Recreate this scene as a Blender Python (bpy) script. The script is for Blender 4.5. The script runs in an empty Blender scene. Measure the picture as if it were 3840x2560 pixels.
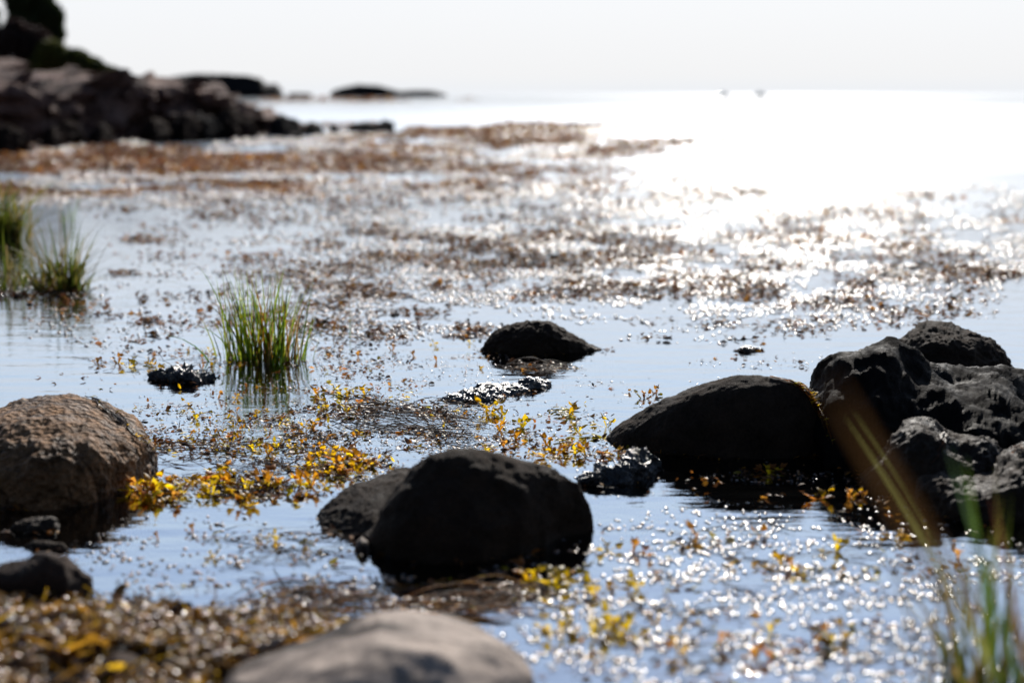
import bpy, math, random
import numpy as np
from mathutils import Vector
from mathutils.bvhtree import BVHTree

random.seed(11)
rng = np.random.default_rng(11)
sc = bpy.context.scene
COL = sc.collection

# ------------------------------------------------------------------ camera, sky, sun, exposure
PITCH = math.radians(9.87)
CAM_H = 1.0
FPX = 50.0 / 36.0 * 3840.0
cam = bpy.data.cameras.new('camera')
cam.lens = 50.0
cam.sensor_width = 36.0
cam.clip_start = 0.05
cam.clip_end = 60000.0
cam.dof.use_dof = True
cam.dof.focus_distance = 4.45
cam.dof.aperture_fstop = 1.6
cam_o = bpy.data.objects.new('camera', cam)
cam_o.location = (0, 0, CAM_H)
cam_o.rotation_euler = (math.pi / 2 - PITCH, 0, 0)
COL.objects.link(cam_o)
sc.camera = cam_o

SUN_EL, SUN_AZ = math.radians(28.0), math.radians(11.0)
w = bpy.data.worlds.new("World")
sc.world = w
w.use_nodes = True
wn, wl = w.node_tree.nodes, w.node_tree.links
sky = wn.new('ShaderNodeTexSky')
sky.sky_type = 'NISHITA'
sky.sun_disc = False
sky.sun_elevation = SUN_EL
sky.sun_rotation = SUN_AZ
sky.air_density = 1.0
sky.dust_density = 0.55
sky.ozone_density = 3.0
# a pale sea haze lies over the lowest degrees of the sky
geo = wn.new('ShaderNodeTexCoord')
sep = wn.new('ShaderNodeSeparateXYZ')
wl.new(geo.outputs['Generated'], sep.inputs[0])
ramp = wn.new('ShaderNodeValToRGB')
el = ramp.color_ramp.elements
el[0].position, el[0].color = 0.0, (1, 1, 1, 1)
el[1].position, el[1].color = 0.62, (0, 0, 0, 1)
e = el.new(0.10); e.color = (0.93, 0.93, 0.93, 1)
e = el.new(0.36); e.color = (0.75, 0.75, 0.75, 1)
wl.new(sep.outputs['Z'], ramp.inputs[0])
band = wn.new('ShaderNodeValToRGB')          # haze bank on the horizon, a touch bluer
el = band.color_ramp.elements
el[0].position, el[0].color = 0.0, (0.515, 0.528, 0.55, 1)
el[1].position, el[1].color = 0.45, (0.82, 1.12, 1.75, 1)
e = el.new(0.004); e.color = (0.52, 0.533, 0.552, 1)
e = el.new(0.012); e.color = (0.538, 0.542, 0.55, 1)
e = el.new(0.065); e.color = (0.56, 0.57, 0.59, 1)
e = el.new(0.13); e.color = (0.95, 1.00, 1.09, 1)
e = el.new(0.24); e.color = (1.00, 1.22, 1.50, 1)
wl.new(sep.outputs['Z'], band.inputs[0])
mixw = wn.new('ShaderNodeMix'); mixw.data_type = 'RGBA'
wl.new(ramp.outputs[0], mixw.inputs[0])
wl.new(sky.outputs[0], mixw.inputs[6])
# forward-scattering haze: bright towards the sun, dim behind the viewer
fwd = wn.new('ShaderNodeVectorMath'); fwd.operation = 'DOT_PRODUCT'
fwd.inputs[1].default_value = (math.sin(SUN_AZ), math.cos(SUN_AZ), 0)
wl.new(geo.outputs['Generated'], fwd.inputs[0])
fm = wn.new('ShaderNodeMapRange'); fm.inputs[1].default_value = -0.1; fm.inputs[2].default_value = 0.88
fm.inputs[3].default_value = 2.2; fm.inputs[4].default_value = 20.8
wl.new(fwd.outputs['Value'], fm.inputs[0])
hz = wn.new('ShaderNodeVectorMath'); hz.operation = 'SCALE'
wl.new(band.outputs[0], hz.inputs[0]); wl.new(fm.outputs[0], hz.inputs[3])
wl.new(hz.outputs[0], mixw.inputs[7])
bg = wn['Background']
bg.inputs[1].default_value = 0.05
wl.new(mixw.outputs[2], bg.inputs[0])

sun = bpy.data.lights.new('sun', 'SUN')
sun.energy = 5.0
sun.angle = math.radians(0.55)
sun.color = (1.0, 0.94, 0.86)
sun_o = bpy.data.objects.new('sun', sun)
SD = Vector((math.sin(SUN_AZ) * math.cos(SUN_EL), math.cos(SUN_AZ) * math.cos(SUN_EL), math.sin(SUN_EL)))
sun_o.rotation_euler = SD.to_track_quat('Z', 'Y').to_euler()
sun_o.location = (4, 6, 8)
COL.objects.link(sun_o)

sc.view_settings.view_transform = 'Standard'
sc.view_settings.look = 'None'
sc.view_settings.exposure = 0.68
sc.view_settings.gamma = 1.0
sc.render.engine = 'CYCLES'
sc.cycles.use_adaptive_sampling = False
sc.cycles.use_denoising = True
sc.cycles.max_bounces = 6
sc.cycles.transparent_max_bounces = 8
sc.cycles.sample_clamp_direct = 45.0
sc.cycles.sample_clamp_indirect = 3.0
sc.cycles.caustics_reflective = False
sc.cycles.caustics_refractive = False

# ------------------------------------------------------------------ helpers
SP, CP = math.sin(PITCH), math.cos(PITCH)
def ray(px, py):
    u = (px - 1920.0) / FPX; v = (py - 1280.0) / FPX
    return np.array([u, CP - v * SP, -SP - v * CP])
def at(px, py, z=0.0):
    d = ray(px, py); t = (z - CAM_H) / d[2]
    return np.array([0, 0, CAM_H]) + d * t
def at_v(px, py, z=0.0):
    u = (px - 1920.0) / FPX; v = (py - 1280.0) / FPX
    dy = CP - v * SP; dz = -SP - v * CP
    t = (z - CAM_H) / dz
    return u * t, dy * t
def at_plane(px, py, A, B):
    d = ray(px, py); n = np.array([-(B - A)[1], (B - A)[0], 0.0])
    o = np.array([0, 0, CAM_H]); t = np.dot(A - o, n) / np.dot(d, n)
    return o + d * t
def at_y(px, py, Y):
    d = ray(px, py); return np.array([0, 0, CAM_H]) + d * (Y / d[1])

def _hash(i, j, k, s):
    h = (i * 374761393 + j * 668265263 + k * 2147483647 + s * 1274126177) & 0xFFFFFFFF
    h = ((h ^ (h >> 13)) * 1274126177) & 0xFFFFFFFF
    h = ((h ^ (h >> 16)) * 2246822519) & 0xFFFFFFFF
    return ((h ^ (h >> 15)) & 0xFFFFFF) / float(0xFFFFFF) * 2 - 1
def vnoise(p, s=0):
    p = np.asarray(p, dtype=np.float64); f = np.floor(p); t = p - f; i = f.astype(np.int64)
    t = t * t * t * (t * (t * 6 - 15) + 10)
    r = 0
    for a in (0, 1):
        for b in (0, 1):
            for c in (0, 1):
                wgt = (t[..., 0] if a else 1 - t[..., 0]) * (t[..., 1] if b else 1 - t[..., 1]) * (t[..., 2] if c else 1 - t[..., 2])
                r = r + wgt * _hash(i[..., 0] + a, i[..., 1] + b, i[..., 2] + c, s)
    return r
def fbm(p, s=0, octs=4, gain=0.5):
    r = 0; a = 1.0; p = np.asarray(p, dtype=np.float64)
    for o in range(octs):
        r = r + a * vnoise(p * (2.03 ** o) + o * 17.3, s + o); a *= gain
    return r
def ridged(p, s=0, octs=3):
    r = 0; a = 1.0
    for o in range(octs):
        r = r + a * (1 - np.abs(vnoise(p * (2.1 ** o) + o * 9.1, s + o)) * 2); a *= 0.5
    return r

def mesh_obj(name, V, F, mat, parent=None, smooth=True, colors=None):
    V = np.asarray(V, dtype=np.float32); F = np.asarray(F, dtype=np.int32)
    me = bpy.data.meshes.new(name)
    me.vertices.add(len(V)); me.vertices.foreach_set('co', V.ravel())
    k = F.shape[1]
    me.loops.add(F.size); me.loops.foreach_set('vertex_index', F.ravel())
    me.polygons.add(len(F))
    me.polygons.foreach_set('loop_start', np.arange(0, F.size, k, dtype=np.int32))
    me.polygons.foreach_set('use_smooth', np.full(len(F), smooth))
    if colors is not None:
        ca = me.color_attributes.new('tint', 'FLOAT_COLOR', 'POINT')
        c4 = np.ones((len(V), 4), dtype=np.float32); c4[:, :3] = colors
        ca.data.foreach_set('color', c4.ravel())
    me.update(calc_edges=True)
    me.validate()
    me.materials.append(mat)
    o = bpy.data.objects.new(name, me); COL.objects.link(o)
    if parent: o.parent = parent
    return o
def tag(o, label=None, cat=None, group=None, kind=None):
    if label: o['label'] = label
    if cat: o['category'] = cat
    if group: o['group'] = group
    if kind: o['kind'] = kind
    return o

# ------------------------------------------------------------------ materials
def new_mat(name):
    m = bpy.data.materials.new(name); m.use_nodes = True
    nt = m.node_tree
    return m, nt.nodes, nt.links, nt.nodes['Principled BSDF']
def N(nodes, t, **kw):
    n = nodes.new(t)
    for k, v in kw.items(): setattr(n, k, v)
    return n
def rock_mat(name, c1, c2, rough=(0.35, 0.6), bump=0.6, scale=1.0, pits=0.0, spec=0.5, wet=False, streak=None):
    m, n, l, p = new_mat(name)
    g = N(n, 'ShaderNodeNewGeometry')
    mp = N(n, 'ShaderNodeVectorMath', operation='SCALE'); mp.inputs[3].default_value = scale
    l.new(g.outputs['Position'], mp.inputs[0])
    a = N(n, 'ShaderNodeTexNoise'); a.inputs['Scale'].default_value = 14; a.inputs['Detail'].default_value = 9; a.inputs['Roughness'].default_value = 0.65
    b = N(n, 'ShaderNodeTexNoise'); b.inputs['Scale'].default_value = 120; b.inputs['Detail'].default_value = 6; b.inputs['Roughness'].default_value = 0.7
    v = N(n, 'ShaderNodeTexVoronoi'); v.inputs['Scale'].default_value = 60
    for t in (a, b, v): l.new(mp.outputs[0], t.inputs['Vector'])
    cr = N(n, 'ShaderNodeValToRGB'); cr.color_ramp.elements[0].position = 0.32; cr.color_ramp.elements[1].position = 0.68
    cr.color_ramp.elements[0].color = (*c1, 1); cr.color_ramp.elements[1].color = (*c2, 1)
    mx = N(n, 'ShaderNodeMath', operation='MULTIPLY_ADD'); mx.inputs[1].default_value = 0.55
    hlf = N(n, 'ShaderNodeMath', operation='MULTIPLY'); hlf.inputs[1].default_value = 0.45
    l.new(b.outputs[0], hlf.inputs[0]); l.new(a.outputs[0], mx.inputs[0]); l.new(hlf.outputs[0], mx.inputs[2])
    l.new(mx.outputs[0], cr.inputs[0]); l.new(cr.outputs[0], p.inputs['Base Color'])
    if streak:
        sm = N(n, 'ShaderNodeMapping'); sm.inputs['Scale'].default_value = streak[1]; sm.inputs['Rotation'].default_value = (0, 0, 0.7)
        l.new(g.outputs['Position'], sm.inputs[0]); st = N(n, 'ShaderNodeTexNoise'); st.inputs['Scale'].default_value = 1; st.inputs['Detail'].default_value = 5; st.inputs['Distortion'].default_value = 0.8
        l.new(sm.outputs[0], st.inputs['Vector']); sr = N(n, 'ShaderNodeValToRGB')
        sr.color_ramp.elements[0].position = 0.40; sr.color_ramp.elements[0].color = (*streak[0], 1); sr.color_ramp.elements[1].position = 0.52; sr.color_ramp.elements[1].color = (1, 1, 1, 1)
        l.new(st.outputs[0], sr.inputs[0]); mm = N(n, 'ShaderNodeMix', data_type='RGBA', blend_type='MULTIPLY'); mm.inputs[0].default_value = 1
        l.new(cr.outputs[0], mm.inputs[6]); l.new(sr.outputs[0], mm.inputs[7]); l.new(mm.outputs[2], p.inputs['Base Color'])
    rr = N(n, 'ShaderNodeMapRange'); rr.inputs[1].default_value = 0.35; rr.inputs[2].default_value = 0.65
    rr.inputs[3].default_value = rough[0]; rr.inputs[4].default_value = rough[1]
    l.new(a.outputs[0], rr.inputs[0])
    if wet:     # wet and glossy close to the waterline, drier on top
        sz = N(n, 'ShaderNodeSeparateXYZ'); l.new(g.outputs['Position'], sz.inputs[0])
        wr = N(n, 'ShaderNodeMapRange'); wr.inputs[1].default_value = wet[0]; wr.inputs[2].default_value = wet[1]
        wr.inputs[3].default_value = 0.45; wr.inputs[4].default_value = 1.0
        l.new(sz.outputs[2], wr.inputs[0])
        mu = N(n, 'ShaderNodeMath', operation='MULTIPLY'); l.new(rr.outputs[0], mu.inputs[0]); l.new(wr.outputs[0], mu.inputs[1])
        l.new(mu.outputs[0], p.inputs['Roughness'])
    else:
        l.new(rr.outputs[0], p.inputs['Roughness'])
    p.inputs['Specular IOR Level'].default_value = spec
    bp = N(n, 'ShaderNodeBump'); bp.inputs['Strength'].default_value = bump; bp.inputs['Distance'].default_value = 0.012 / scale
    h = N(n, 'ShaderNodeMath', operation='MULTIPLY_ADD'); h.inputs[1].default_value = pits
    l.new(v.outputs['Distance'], h.inputs[0]); l.new(mx.outputs[0], h.inputs[2])
    l.new(h.outputs[0], bp.inputs['Height']); l.new(bp.outputs[0], p.inputs['Normal'])
    return m
M_DARK = rock_mat('dark_wet_rock', (0.004, 0.0035, 0.003), (0.045, 0.031, 0.022), rough=(0.75, 0.95), bump=0.9, wet=(-0.02, 0.03), spec=0.06)
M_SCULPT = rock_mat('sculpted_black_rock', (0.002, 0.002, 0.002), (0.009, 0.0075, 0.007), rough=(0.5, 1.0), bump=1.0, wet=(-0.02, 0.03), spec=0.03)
M_WET = rock_mat('very_wet_rock', (0.006, 0.007, 0.009), (0.02, 0.02, 0.022), rough=(0.2, 0.32), bump=0.8, pits=0.5)
M_BROWN = rock_mat('pitted_brown_rock', (0.016, 0.009, 0.005), (0.30, 0.165, 0.08), rough=(0.6, 0.85), bump=1.0, pits=1.2, wet=(-0.02, 0.05), spec=0.11, streak=((0.35, 0.33, 0.3), (9.0, 22.0, 9.0)))
M_SPECK = rock_mat('speckled_rock', (0.005, 0.004, 0.0035), (0.05, 0.036, 0.026), rough=(0.5, 0.9), bump=1.0, pits=0.6, spec=0.10)
M_PALE = rock_mat('pale_smooth_rock', (0.14, 0.11, 0.09), (0.40, 0.33, 0.28), rough=(0.7, 0.85), bump=0.25, scale=0.35, spec=0.12, streak=((0.12, 0.11, 0.11), (3.0, 9.0, 3.0)))
M_GREYBR = rock_mat('grey_brown_rock', (0.012, 0.009, 0.008), (0.06, 0.04, 0.03), rough=(0.75, 0.9), bump=0.7, spec=0.08)
M_LEDGE = rock_mat('pink_granite', spec=0.15, c1=(0.015, 0.011, 0.01), c2=(0.25, 0.155, 0.125), rough=(0.85, 0.95), bump=1.0, scale=0.06)
M_FAR = rock_mat('far_rock', (0.008, 0.008, 0.009), (0.03, 0.027, 0.026), rough=(0.8, 0.95), bump=0.6, scale=0.02, spec=0.04)
M_FOOT = rock_mat('shore_rock', (0.005, 0.004, 0.004), (0.05, 0.034, 0.027), rough=(0.85, 0.95), bump=1.0, scale=0.12, spec=0.04)

def weed_mat(name, rough=0.25, transl=0.5, spec=0.5):
    m, n, l, p = new_mat(name)
    at_ = N(n, 'ShaderNodeAttribute'); at_.attribute_name = 'tint'
    g = N(n, 'ShaderNodeNewGeometry')
    no = N(n, 'ShaderNodeTexNoise'); no.inputs['Scale'].default_value = 90; no.inputs['Detail'].default_value = 3
    l.new(g.outputs['Position'], no.inputs['Vector'])
    mr = N(n, 'ShaderNodeMapRange'); mr.inputs[1].default_value = 0.3; mr.inputs[2].default_value = 0.7; mr.inputs[3].default_value = 0.6; mr.inputs[4].default_value = 1.25
    l.new(no.outputs[0], mr.inputs[0])
    sc_ = N(n, 'ShaderNodeVectorMath', operation='SCALE'); l.new(at_.outputs['Color'], sc_.inputs[0]); l.new(mr.outputs[0], sc_.inputs[3])
    l.new(sc_.outputs[0], p.inputs['Base Color'])
    p.inputs['Roughness'].default_value = rough; p.inputs['Specular IOR Level'].default_value = spec
    bp = N(n, 'ShaderNodeBump'); bp.inputs['Strength'].default_value = 0.25; bp.inputs['Distance'].default_value = 0.004
    l.new(no.outputs[0], bp.inputs['Height']); l.new(bp.outputs[0], p.inputs['Normal'])
    tr = N(n, 'ShaderNodeBsdfTranslucent'); l.new(sc_.outputs[0], tr.inputs['Color'])
    mx = N(n, 'ShaderNodeMixShader'); mx.inputs[0].default_value = transl
    l.new(p.outputs[0], mx.inputs[1]); l.new(tr.outputs[0], mx.inputs[2])
    l.new(mx.outputs[0], n['Material Output'].inputs[0])
    return m
M_WEED = weed_mat('bladderwrack', 0.4, 0.7, 0.25)
M_BED = weed_mat('seaweed_bed', 0.62, 0.45, 0.12)
M_GLINT = weed_mat('glint_dome', 0.32, 0.0, 1.0)  # glossy surface of the domes added for sun glints
M_GRASS = weed_mat('reed_grass', 0.5, 0.6, 0.2)
M_LEAF = weed_mat('foliage', 0.6, 0.3, 0.2)

# water: Fresnel-weighted mirror over a clear body, ripples get rougher offshore
mw, n, l, p = new_mat('sea_water')
n.remove(p)
g = N(n, 'ShaderNodeNewGeometry')
spy = N(n, 'ShaderNodeSeparateXYZ'); l.new(g.outputs['Position'], spy.inputs[0])
def mapped(scale3):
    m_ = N(n, 'ShaderNodeMapping'); m_.inputs['Scale'].default_value = scale3
    l.new(g.outputs['Position'], m_.inputs[0]); return m_
r1 = N(n, 'ShaderNodeTexNoise'); r1.inputs['Scale'].default_value = 1.0; r1.inputs['Detail'].default_value = 2.0
l.new(mapped((3.0, 9.0, 1.0)).outputs[0], r1.inputs['Vector'])
r2 = N(n, 'ShaderNodeTexNoise'); r2.inputs['Scale'].default_value = 1.0; r2.inputs['Detail'].default_value = 3.0
l.new(mapped((22.0, 60.0, 1.0)).outputs[0], r2.inputs['Vector'])
r3 = N(n, 'ShaderNodeTexNoise'); r3.inputs['Scale'].default_value = 1.0; r3.inputs['Detail'].default_value = 2.0
l.new(mapped((0.8, 1.6, 1.0)).outputs[0], r3.inputs['Vector'])
b1 = N(n, 'ShaderNodeBump'); b1.inputs['Strength'].default_value = 1.0; b1.inputs['Distance'].default_value = 0.0040
b2 = N(n, 'ShaderNodeBump'); b2.inputs['Strength'].default_value = 1.0; b2.inputs['Distance'].default_value = 0.00040
l.new(r1.outputs[0], b1.inputs['Height']); l.new(r2.outputs[0], b2.inputs['Height']); l.new(b1.outputs[0], b2.inputs['Normal'])
ro = N(n, 'ShaderNodeValToRGB'); el = ro.color_ramp.elements
el[0].position, el[0].color = 0.0, (0.0, 0, 0, 1)
el[1].position, el[1].color = 1.0, (1, 1, 1, 1)
dist = N(n, 'ShaderNodeFloatCurve')
yd = N(n, 'ShaderNodeMapRange'); yd.inputs[1].default_value = 0.0; yd.inputs[2].default_value = 200.0
l.new(spy.outputs[1], yd.inputs[0]); l.new(yd.outputs[0], dist.inputs['Value'])
cv = dist.mapping.curves[0]
for i_, (x_, y_) in enumerate([(0, 0.02), (0.025, 0.025), (0.055, 0.12), (0.10, 0.165), (0.20, 0.185), (0.45, 0.13), (1.0, 0.07)]):
    if i_ == 0: cv.points[0].location = (x_, y_)
    elif i_ == 6: cv.points[-1].location = (x_, y_)
    else: cv.points.new(x_, y_)
dist.mapping.update()
wp = N(n, 'ShaderNodeTexNoise'); wp.inputs['Scale'].default_value = 1.0; wp.inputs['Detail'].default_value = 5.0
l.new(mapped((0.10, 0.22, 1.0)).outputs[0], wp.inputs['Vector'])
wm = N(n, 'ShaderNodeMapRange'); wm.inputs[1].default_value = 0.38; wm.inputs[2].default_value = 0.62; wm.inputs[3].default_value = 0.82; wm.inputs[4].default_value = 1.06
l.new(wp.outputs[0], wm.inputs[0])
rm = N(n, 'ShaderNodeMath', operation='MULTIPLY'); l.new(dist.outputs[0], rm.inputs[0]); l.new(wm.outputs[0], rm.inputs[1])
gl = N(n, 'ShaderNodeBsdfGlossy'); gl.distribution = 'GGX'
l.new(rm.outputs[0], gl.inputs['Roughness']); l.new(b2.outputs[0], gl.inputs['Normal'])
gl.inputs['Color'].default_value = (0.95, 0.975, 1.0, 1)
tp = N(n, 'ShaderNodeBsdfTransparent'); tp.inputs['Color'].default_value = (0.80, 0.84, 0.84, 1)
fr = N(n, 'ShaderNodeFresnel'); fr.inputs['IOR'].default_value = 3.2
l.new(b2.outputs[0], fr.inputs['Normal'])
ms = N(n, 'ShaderNodeMixShader'); l.new(fr.outputs[0], ms.inputs[0]); l.new(tp.outputs[0], ms.inputs[1]); l.new(gl.outputs[0], ms.inputs[2])
l.new(ms.outputs[0], n['Material Output'].inputs[0])

mb, n, l, p = new_mat('sandy_mud')
g = N(n, 'ShaderNodeNewGeometry'); a = N(n, 'ShaderNodeTexNoise'); a.inputs['Scale'].default_value = 9; a.inputs['Detail'].default_value = 8
l.new(g.outputs['Position'], a.inputs['Vector'])
cr = N(n, 'ShaderNodeValToRGB'); cr.color_ramp.elements[0].position = 0.35; cr.color_ramp.elements[1].position = 0.65
cr.color_ramp.elements[0].color = (0.012, 0.009, 0.005, 1); cr.color_ramp.elements[1].color = (0.07, 0.045, 0.018, 1)
l.new(a.outputs[0], cr.inputs[0]); l.new(cr.outputs[0], p.inputs['Base Color']); p.inputs['Roughness'].default_value = 0.7
bp = N(n, 'ShaderNodeBump'); bp.inputs['Distance'].default_value = 0.02; l.new(a.outputs[0], bp.inputs['Height']); l.new(bp.outputs[0], p.inputs['Normal'])
M_BOTTOM = mb

# ------------------------------------------------------------------ water and sea floor
def grid(name, xs, ys, zf, mat, kind, label=None):
    X, Y = np.meshgrid(xs, ys); Z = zf(X, Y)
    V = np.stack([X, Y, Z], -1).reshape(-1, 3); nx, ny = len(xs), len(ys)
    i = np.arange(nx - 1)[None, :] + nx * np.arange(ny - 1)[:, None]
    F = np.stack([i, i + 1, i + 1 + nx, i + nx], -1).reshape(-1, 4)
    return tag(mesh_obj(name, V, F, mat), label, None, None, kind)
grid('water', np.array([-20000., 20000.]), np.array([-40., 25000.]), lambda X, Y: X * 0.0, mw, 'structure')
ax = np.concatenate([[-20000, -2000, -200, -40], np.linspace(-12, 12, 97), [40, 200, 2000, 20000]])
ay = np.concatenate([[-40, -10], np.linspace(0, 16, 90), [30, 60, 300, 2000, 25000]])
def floor_z(X, Y):
    z = -0.16 + 0.035 * fbm(np.stack([X * 1.3, Y * 1.3, X * 0], -1), 5, 4)
    z = z - np.clip((Y - 9) * 0.03, 0, 3.0)
    return z
grid('seabed', ax, ay, floor_z, M_BOTTOM, 'structure')

# muddy shore bank under the weed, bottom left
sx = np.linspace(-2.2, 0.9, 120); sy = np.linspace(-1.0, 2.95, 130)
def shore_z(X, Y):
    px = X / np.maximum(Y, 0.3)
    edge = 2.62 - 0.40 * np.clip((px + 0.20) / 0.36, 0, 1.2) + 0.05 * fbm(np.stack([X * 3, Y * 3, X * 0], -1), 9, 3)
    z = -0.10 + 0.14 * (1 / (1 + np.exp(-(edge - Y) * 14)))
    return z + 0.012 * fbm(np.stack([X * 9, Y * 9, X * 0], -1), 12, 4)
grid('shore', sx, sy, shore_z, M_BOTTOM, 'structure')

# ------------------------------------------------------------------ rocks
ROCKS = {}; BASES = []
def rock(name, label, top, base, mat, a=0.8, b=0.8, back=1.0, lump=0.03, fine=0.006, crag=0.0, freq=1.0, seed=0, nu=150, skirt=0.2, cat='rock', group=None):
    top = np.array(top, float); base = np.array(base, float)
    A, B = at(*top[0]), at(*top[-1])
    t = (1 - np.cos(np.linspace(0, math.pi, nu))) / 2
    t = 0.55 * t + 0.45 * np.linspace(0, 1, nu)
    pxs = top[0, 0] + (top[-1, 0] - top[0, 0]) * t
    def smooth_interp(x, P):
        xs = np.linspace(P[0, 0], P[-1, 0], 400); ys = np.interp(xs, P[:, 0], P[:, 1])
        k = np.hanning(15); k /= k.sum(); pad = np.pad(ys, 7, mode='edge'); ys = np.convolve(pad, k, 'valid')
        ys[:3] = P[0, 1]; ys[-3:] = P[-1, 1]
        return np.interp(x, xs, ys)
    ty = smooth_interp(pxs, top); by = smooth_interp(pxs, base)
    R = np.array([at_plane(x, y, A, B) for x, y in zip(pxs, ty)])
    R[:, 2] = np.maximum(R[:, 2], 0.0)
    Fp = np.array([at(x, y) for x, y in zip(pxs, by)])
    G = R.copy(); G[:, 2] = 0
    Bk = G + (G - Fp) * back
    rows = []
    for z in (-skirt, -skirt * 0.4): rows.append(np.stack([Fp[:, 0], Fp[:, 1], np.full(nu, z)], -1))
    th = np.linspace(0, math.pi / 2, 46)
    for q in th:
        gq = 1 - math.cos(q) ** a if q < math.pi / 2 - 1e-6 else 1.0; zq = math.sin(q) ** b
        P = Fp + (G - Fp) * gq; P[:, 2] = R[:, 2] * zq; rows.append(P)
    for q in th[::-1][1::2]:
        gq = 1 - math.cos(q) ** a; zq = math.sin(q) ** b
        P = Bk + (G - Bk) * gq; P[:, 2] = R[:, 2] * zq; rows.append(P)
    rows.append(np.stack([Bk[:, 0], Bk[:, 1], np.full(nu, -skirt)], -1))
    V = np.array(rows); nr = len(rows)
    size = max(np.linalg.norm(B - A), 0.05)
    du = np.gradient(V, axis=1); dv = np.gradient(V, axis=0)
    Nn = np.cross(du, dv); Nn /= np.maximum(np.linalg.norm(Nn, axis=-1, keepdims=True), 1e-9)
    d = lump * size * fbm(V / size * 3.2 * freq, seed, 3)
    if crag: d = d + crag * size * (ridged(V / size * 5.0 * freq, seed + 40, 3) - 1.0)
    d = d + fine * size * fbm(V / size * 26 * freq, seed + 20, 4, 0.6)
    V = V + Nn * d[..., None]
    V = V.reshape(-1, 3)
    i = np.arange(nu - 1)[None, :] + nu * np.arange(nr - 1)[:, None]
    F = np.stack([i, i + 1, i + 1 + nu, i + nu], -1).reshape(-1, 4)
    c = np.array([(A[0] + B[0]) / 2, (A[1] + B[1]) / 2, 0.0])
    o = mesh_obj(name, V - c, F, mat); o.location = c
    tag(o, label, cat, group)
    ROCKS[label] = (V, F)
    if base[:, 1].min() > 1200: BASES.append(Fp)
    return o

rock('boulder', 'large pitted brown boulder with a sunlit top at the left edge',
     [(-260, 1760), (-230, 1678), (-120, 1588), (0, 1553), (60, 1533), (150, 1516), (250, 1510), (330, 1518), (400, 1540), (480, 1573), (530, 1606), (562, 1653), (588, 1708), (600, 1742)],
     [(-260, 1800), (0, 1905), (120, 1918), (240, 1915), (330, 1895), (420, 1865), (500, 1825), (570, 1780), (600, 1745)],
     M_BROWN, a=0.55, b=0.62, back=0.5, lump=0.022, fine=0.006, crag=0.010, seed=3, nu=220)
rock('boulder', 'big smooth domed black rock in the centre of the shallows',
     [(1340, 2030), (1350, 2012), (1392, 1971), (1445, 1881), (1500, 1796), (1554, 1748), (1620, 1716), (1700, 1698), (1800, 1708), (1900, 1722), (2000, 1738), (2100, 1764), (2165, 1806), (2198, 1866), (2215, 1946), (2220, 1985)],
     [(1340, 2035), (1400, 2065), (1500, 2095), (1620, 2112), (1800, 2108), (1950, 2082), (2080, 2035), (2160, 2005), (2220, 1988)],
     M_DARK, a=1.15, b=1.0, back=0.8, lump=0.028, fine=0.005, crag=0.010, freq=0.8, seed=7, nu=200)
rock('rock', 'low sloping wet rock against the left side of the domed black rock',
     [(1175, 1940), (1195, 1905), (1260, 1862), (1340, 1818), (1420, 1782), (1500, 1758), (1580, 1760), (1640, 1860)],
     [(1175, 1945), (1220, 1985), (1300, 2010), (1400, 2035), (1500, 2035), (1640, 1990)],
     M_DARK, a=1.3, b=1.15, back=0.5, lump=0.02, fine=0.006, crag=0.01, seed=17)
rock('rock', 'jagged low wet rock between the domed rock and the smooth oval rock',
     [(2178, 1805), (2190, 1770), (2240, 1750), (2290, 1756), (2335, 1742), (2370, 1705), (2410, 1685), (2450, 1690), (2478, 1715), (2492, 1762)],
     [(2178, 1815), (2250, 1828), (2330, 1822), (2400, 1800), (2450, 1782), (2492, 1765)],
     M_WET, a=0.9, b=0.8, back=0.5, lump=0.05, fine=0.02, crag=0.05, seed=21)
rock('rock', 'black domed rock alone in open water beyond the yellow weed',
     [(1790, 1312), (1808, 1279), (1850, 1242), (1920, 1214), (2000, 1205), (2060, 1210), (2110, 1232), (2180, 1270), (2230, 1293.55), (2265, 1300.05), (2295, 1308)],
     [(1790, 1316), (1880, 1330), (2050, 1332), (2200, 1322), (2295, 1310)],
     M_DARK, a=0.9, b=0.75, back=0.8, lump=0.022, fine=0.010, crag=0.012, seed=26)
rock('rock', 'low flat glistening rock barely above water in front of the lone domed rock',
     [(1640, 1500), (1690, 1480), (1750, 1450), (1820, 1433), (1880, 1436), (1910, 1442), (1950, 1427), (2000, 1421), (2040, 1430), (2065, 1440)],
     [(1640, 1503), (1720, 1510), (1820, 1508), (1920, 1488), (2000, 1465), (2065, 1442)],
     M_WET, a=1.0, b=1.0, back=0.4, lump=0.02, fine=0.012, crag=0.02, seed=27)
rock('rock', 'small dark weedy rock left of the reed tuft',
     [(560, 1412), (590, 1385), (640, 1380), (700, 1374), (735, 1388), (770, 1412), (800, 1422)],
     [(560, 1420), (640, 1436), (720, 1440), (760, 1430), (800, 1425)],
     M_WET, a=0.9, b=0.9, back=0.6, lump=0.06, fine=0.03, crag=0.06, seed=33, nu=90)
rock('boulder', 'smooth oval dark rock left of the largest rock with a weed strand over its back',
     [(2268, 1642), (2300, 1604), (2370, 1556), (2450, 1515), (2550, 1470), (2650, 1436), (2750, 1416), (2850, 1408), (2920, 1412), (3000, 1430), (3050, 1460), (3085, 1530), (3105, 1620), (3112, 1690)],
     [(2268, 1646), (2330, 1675), (2500, 1700), (2700, 1718), (2850, 1722), (2980, 1716), (3060, 1705), (3112, 1694)],
     M_DARK, a=1.0, b=0.85, back=0.7, lump=0.012, fine=0.003, crag=0.004, seed=41, nu=200)
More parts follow.
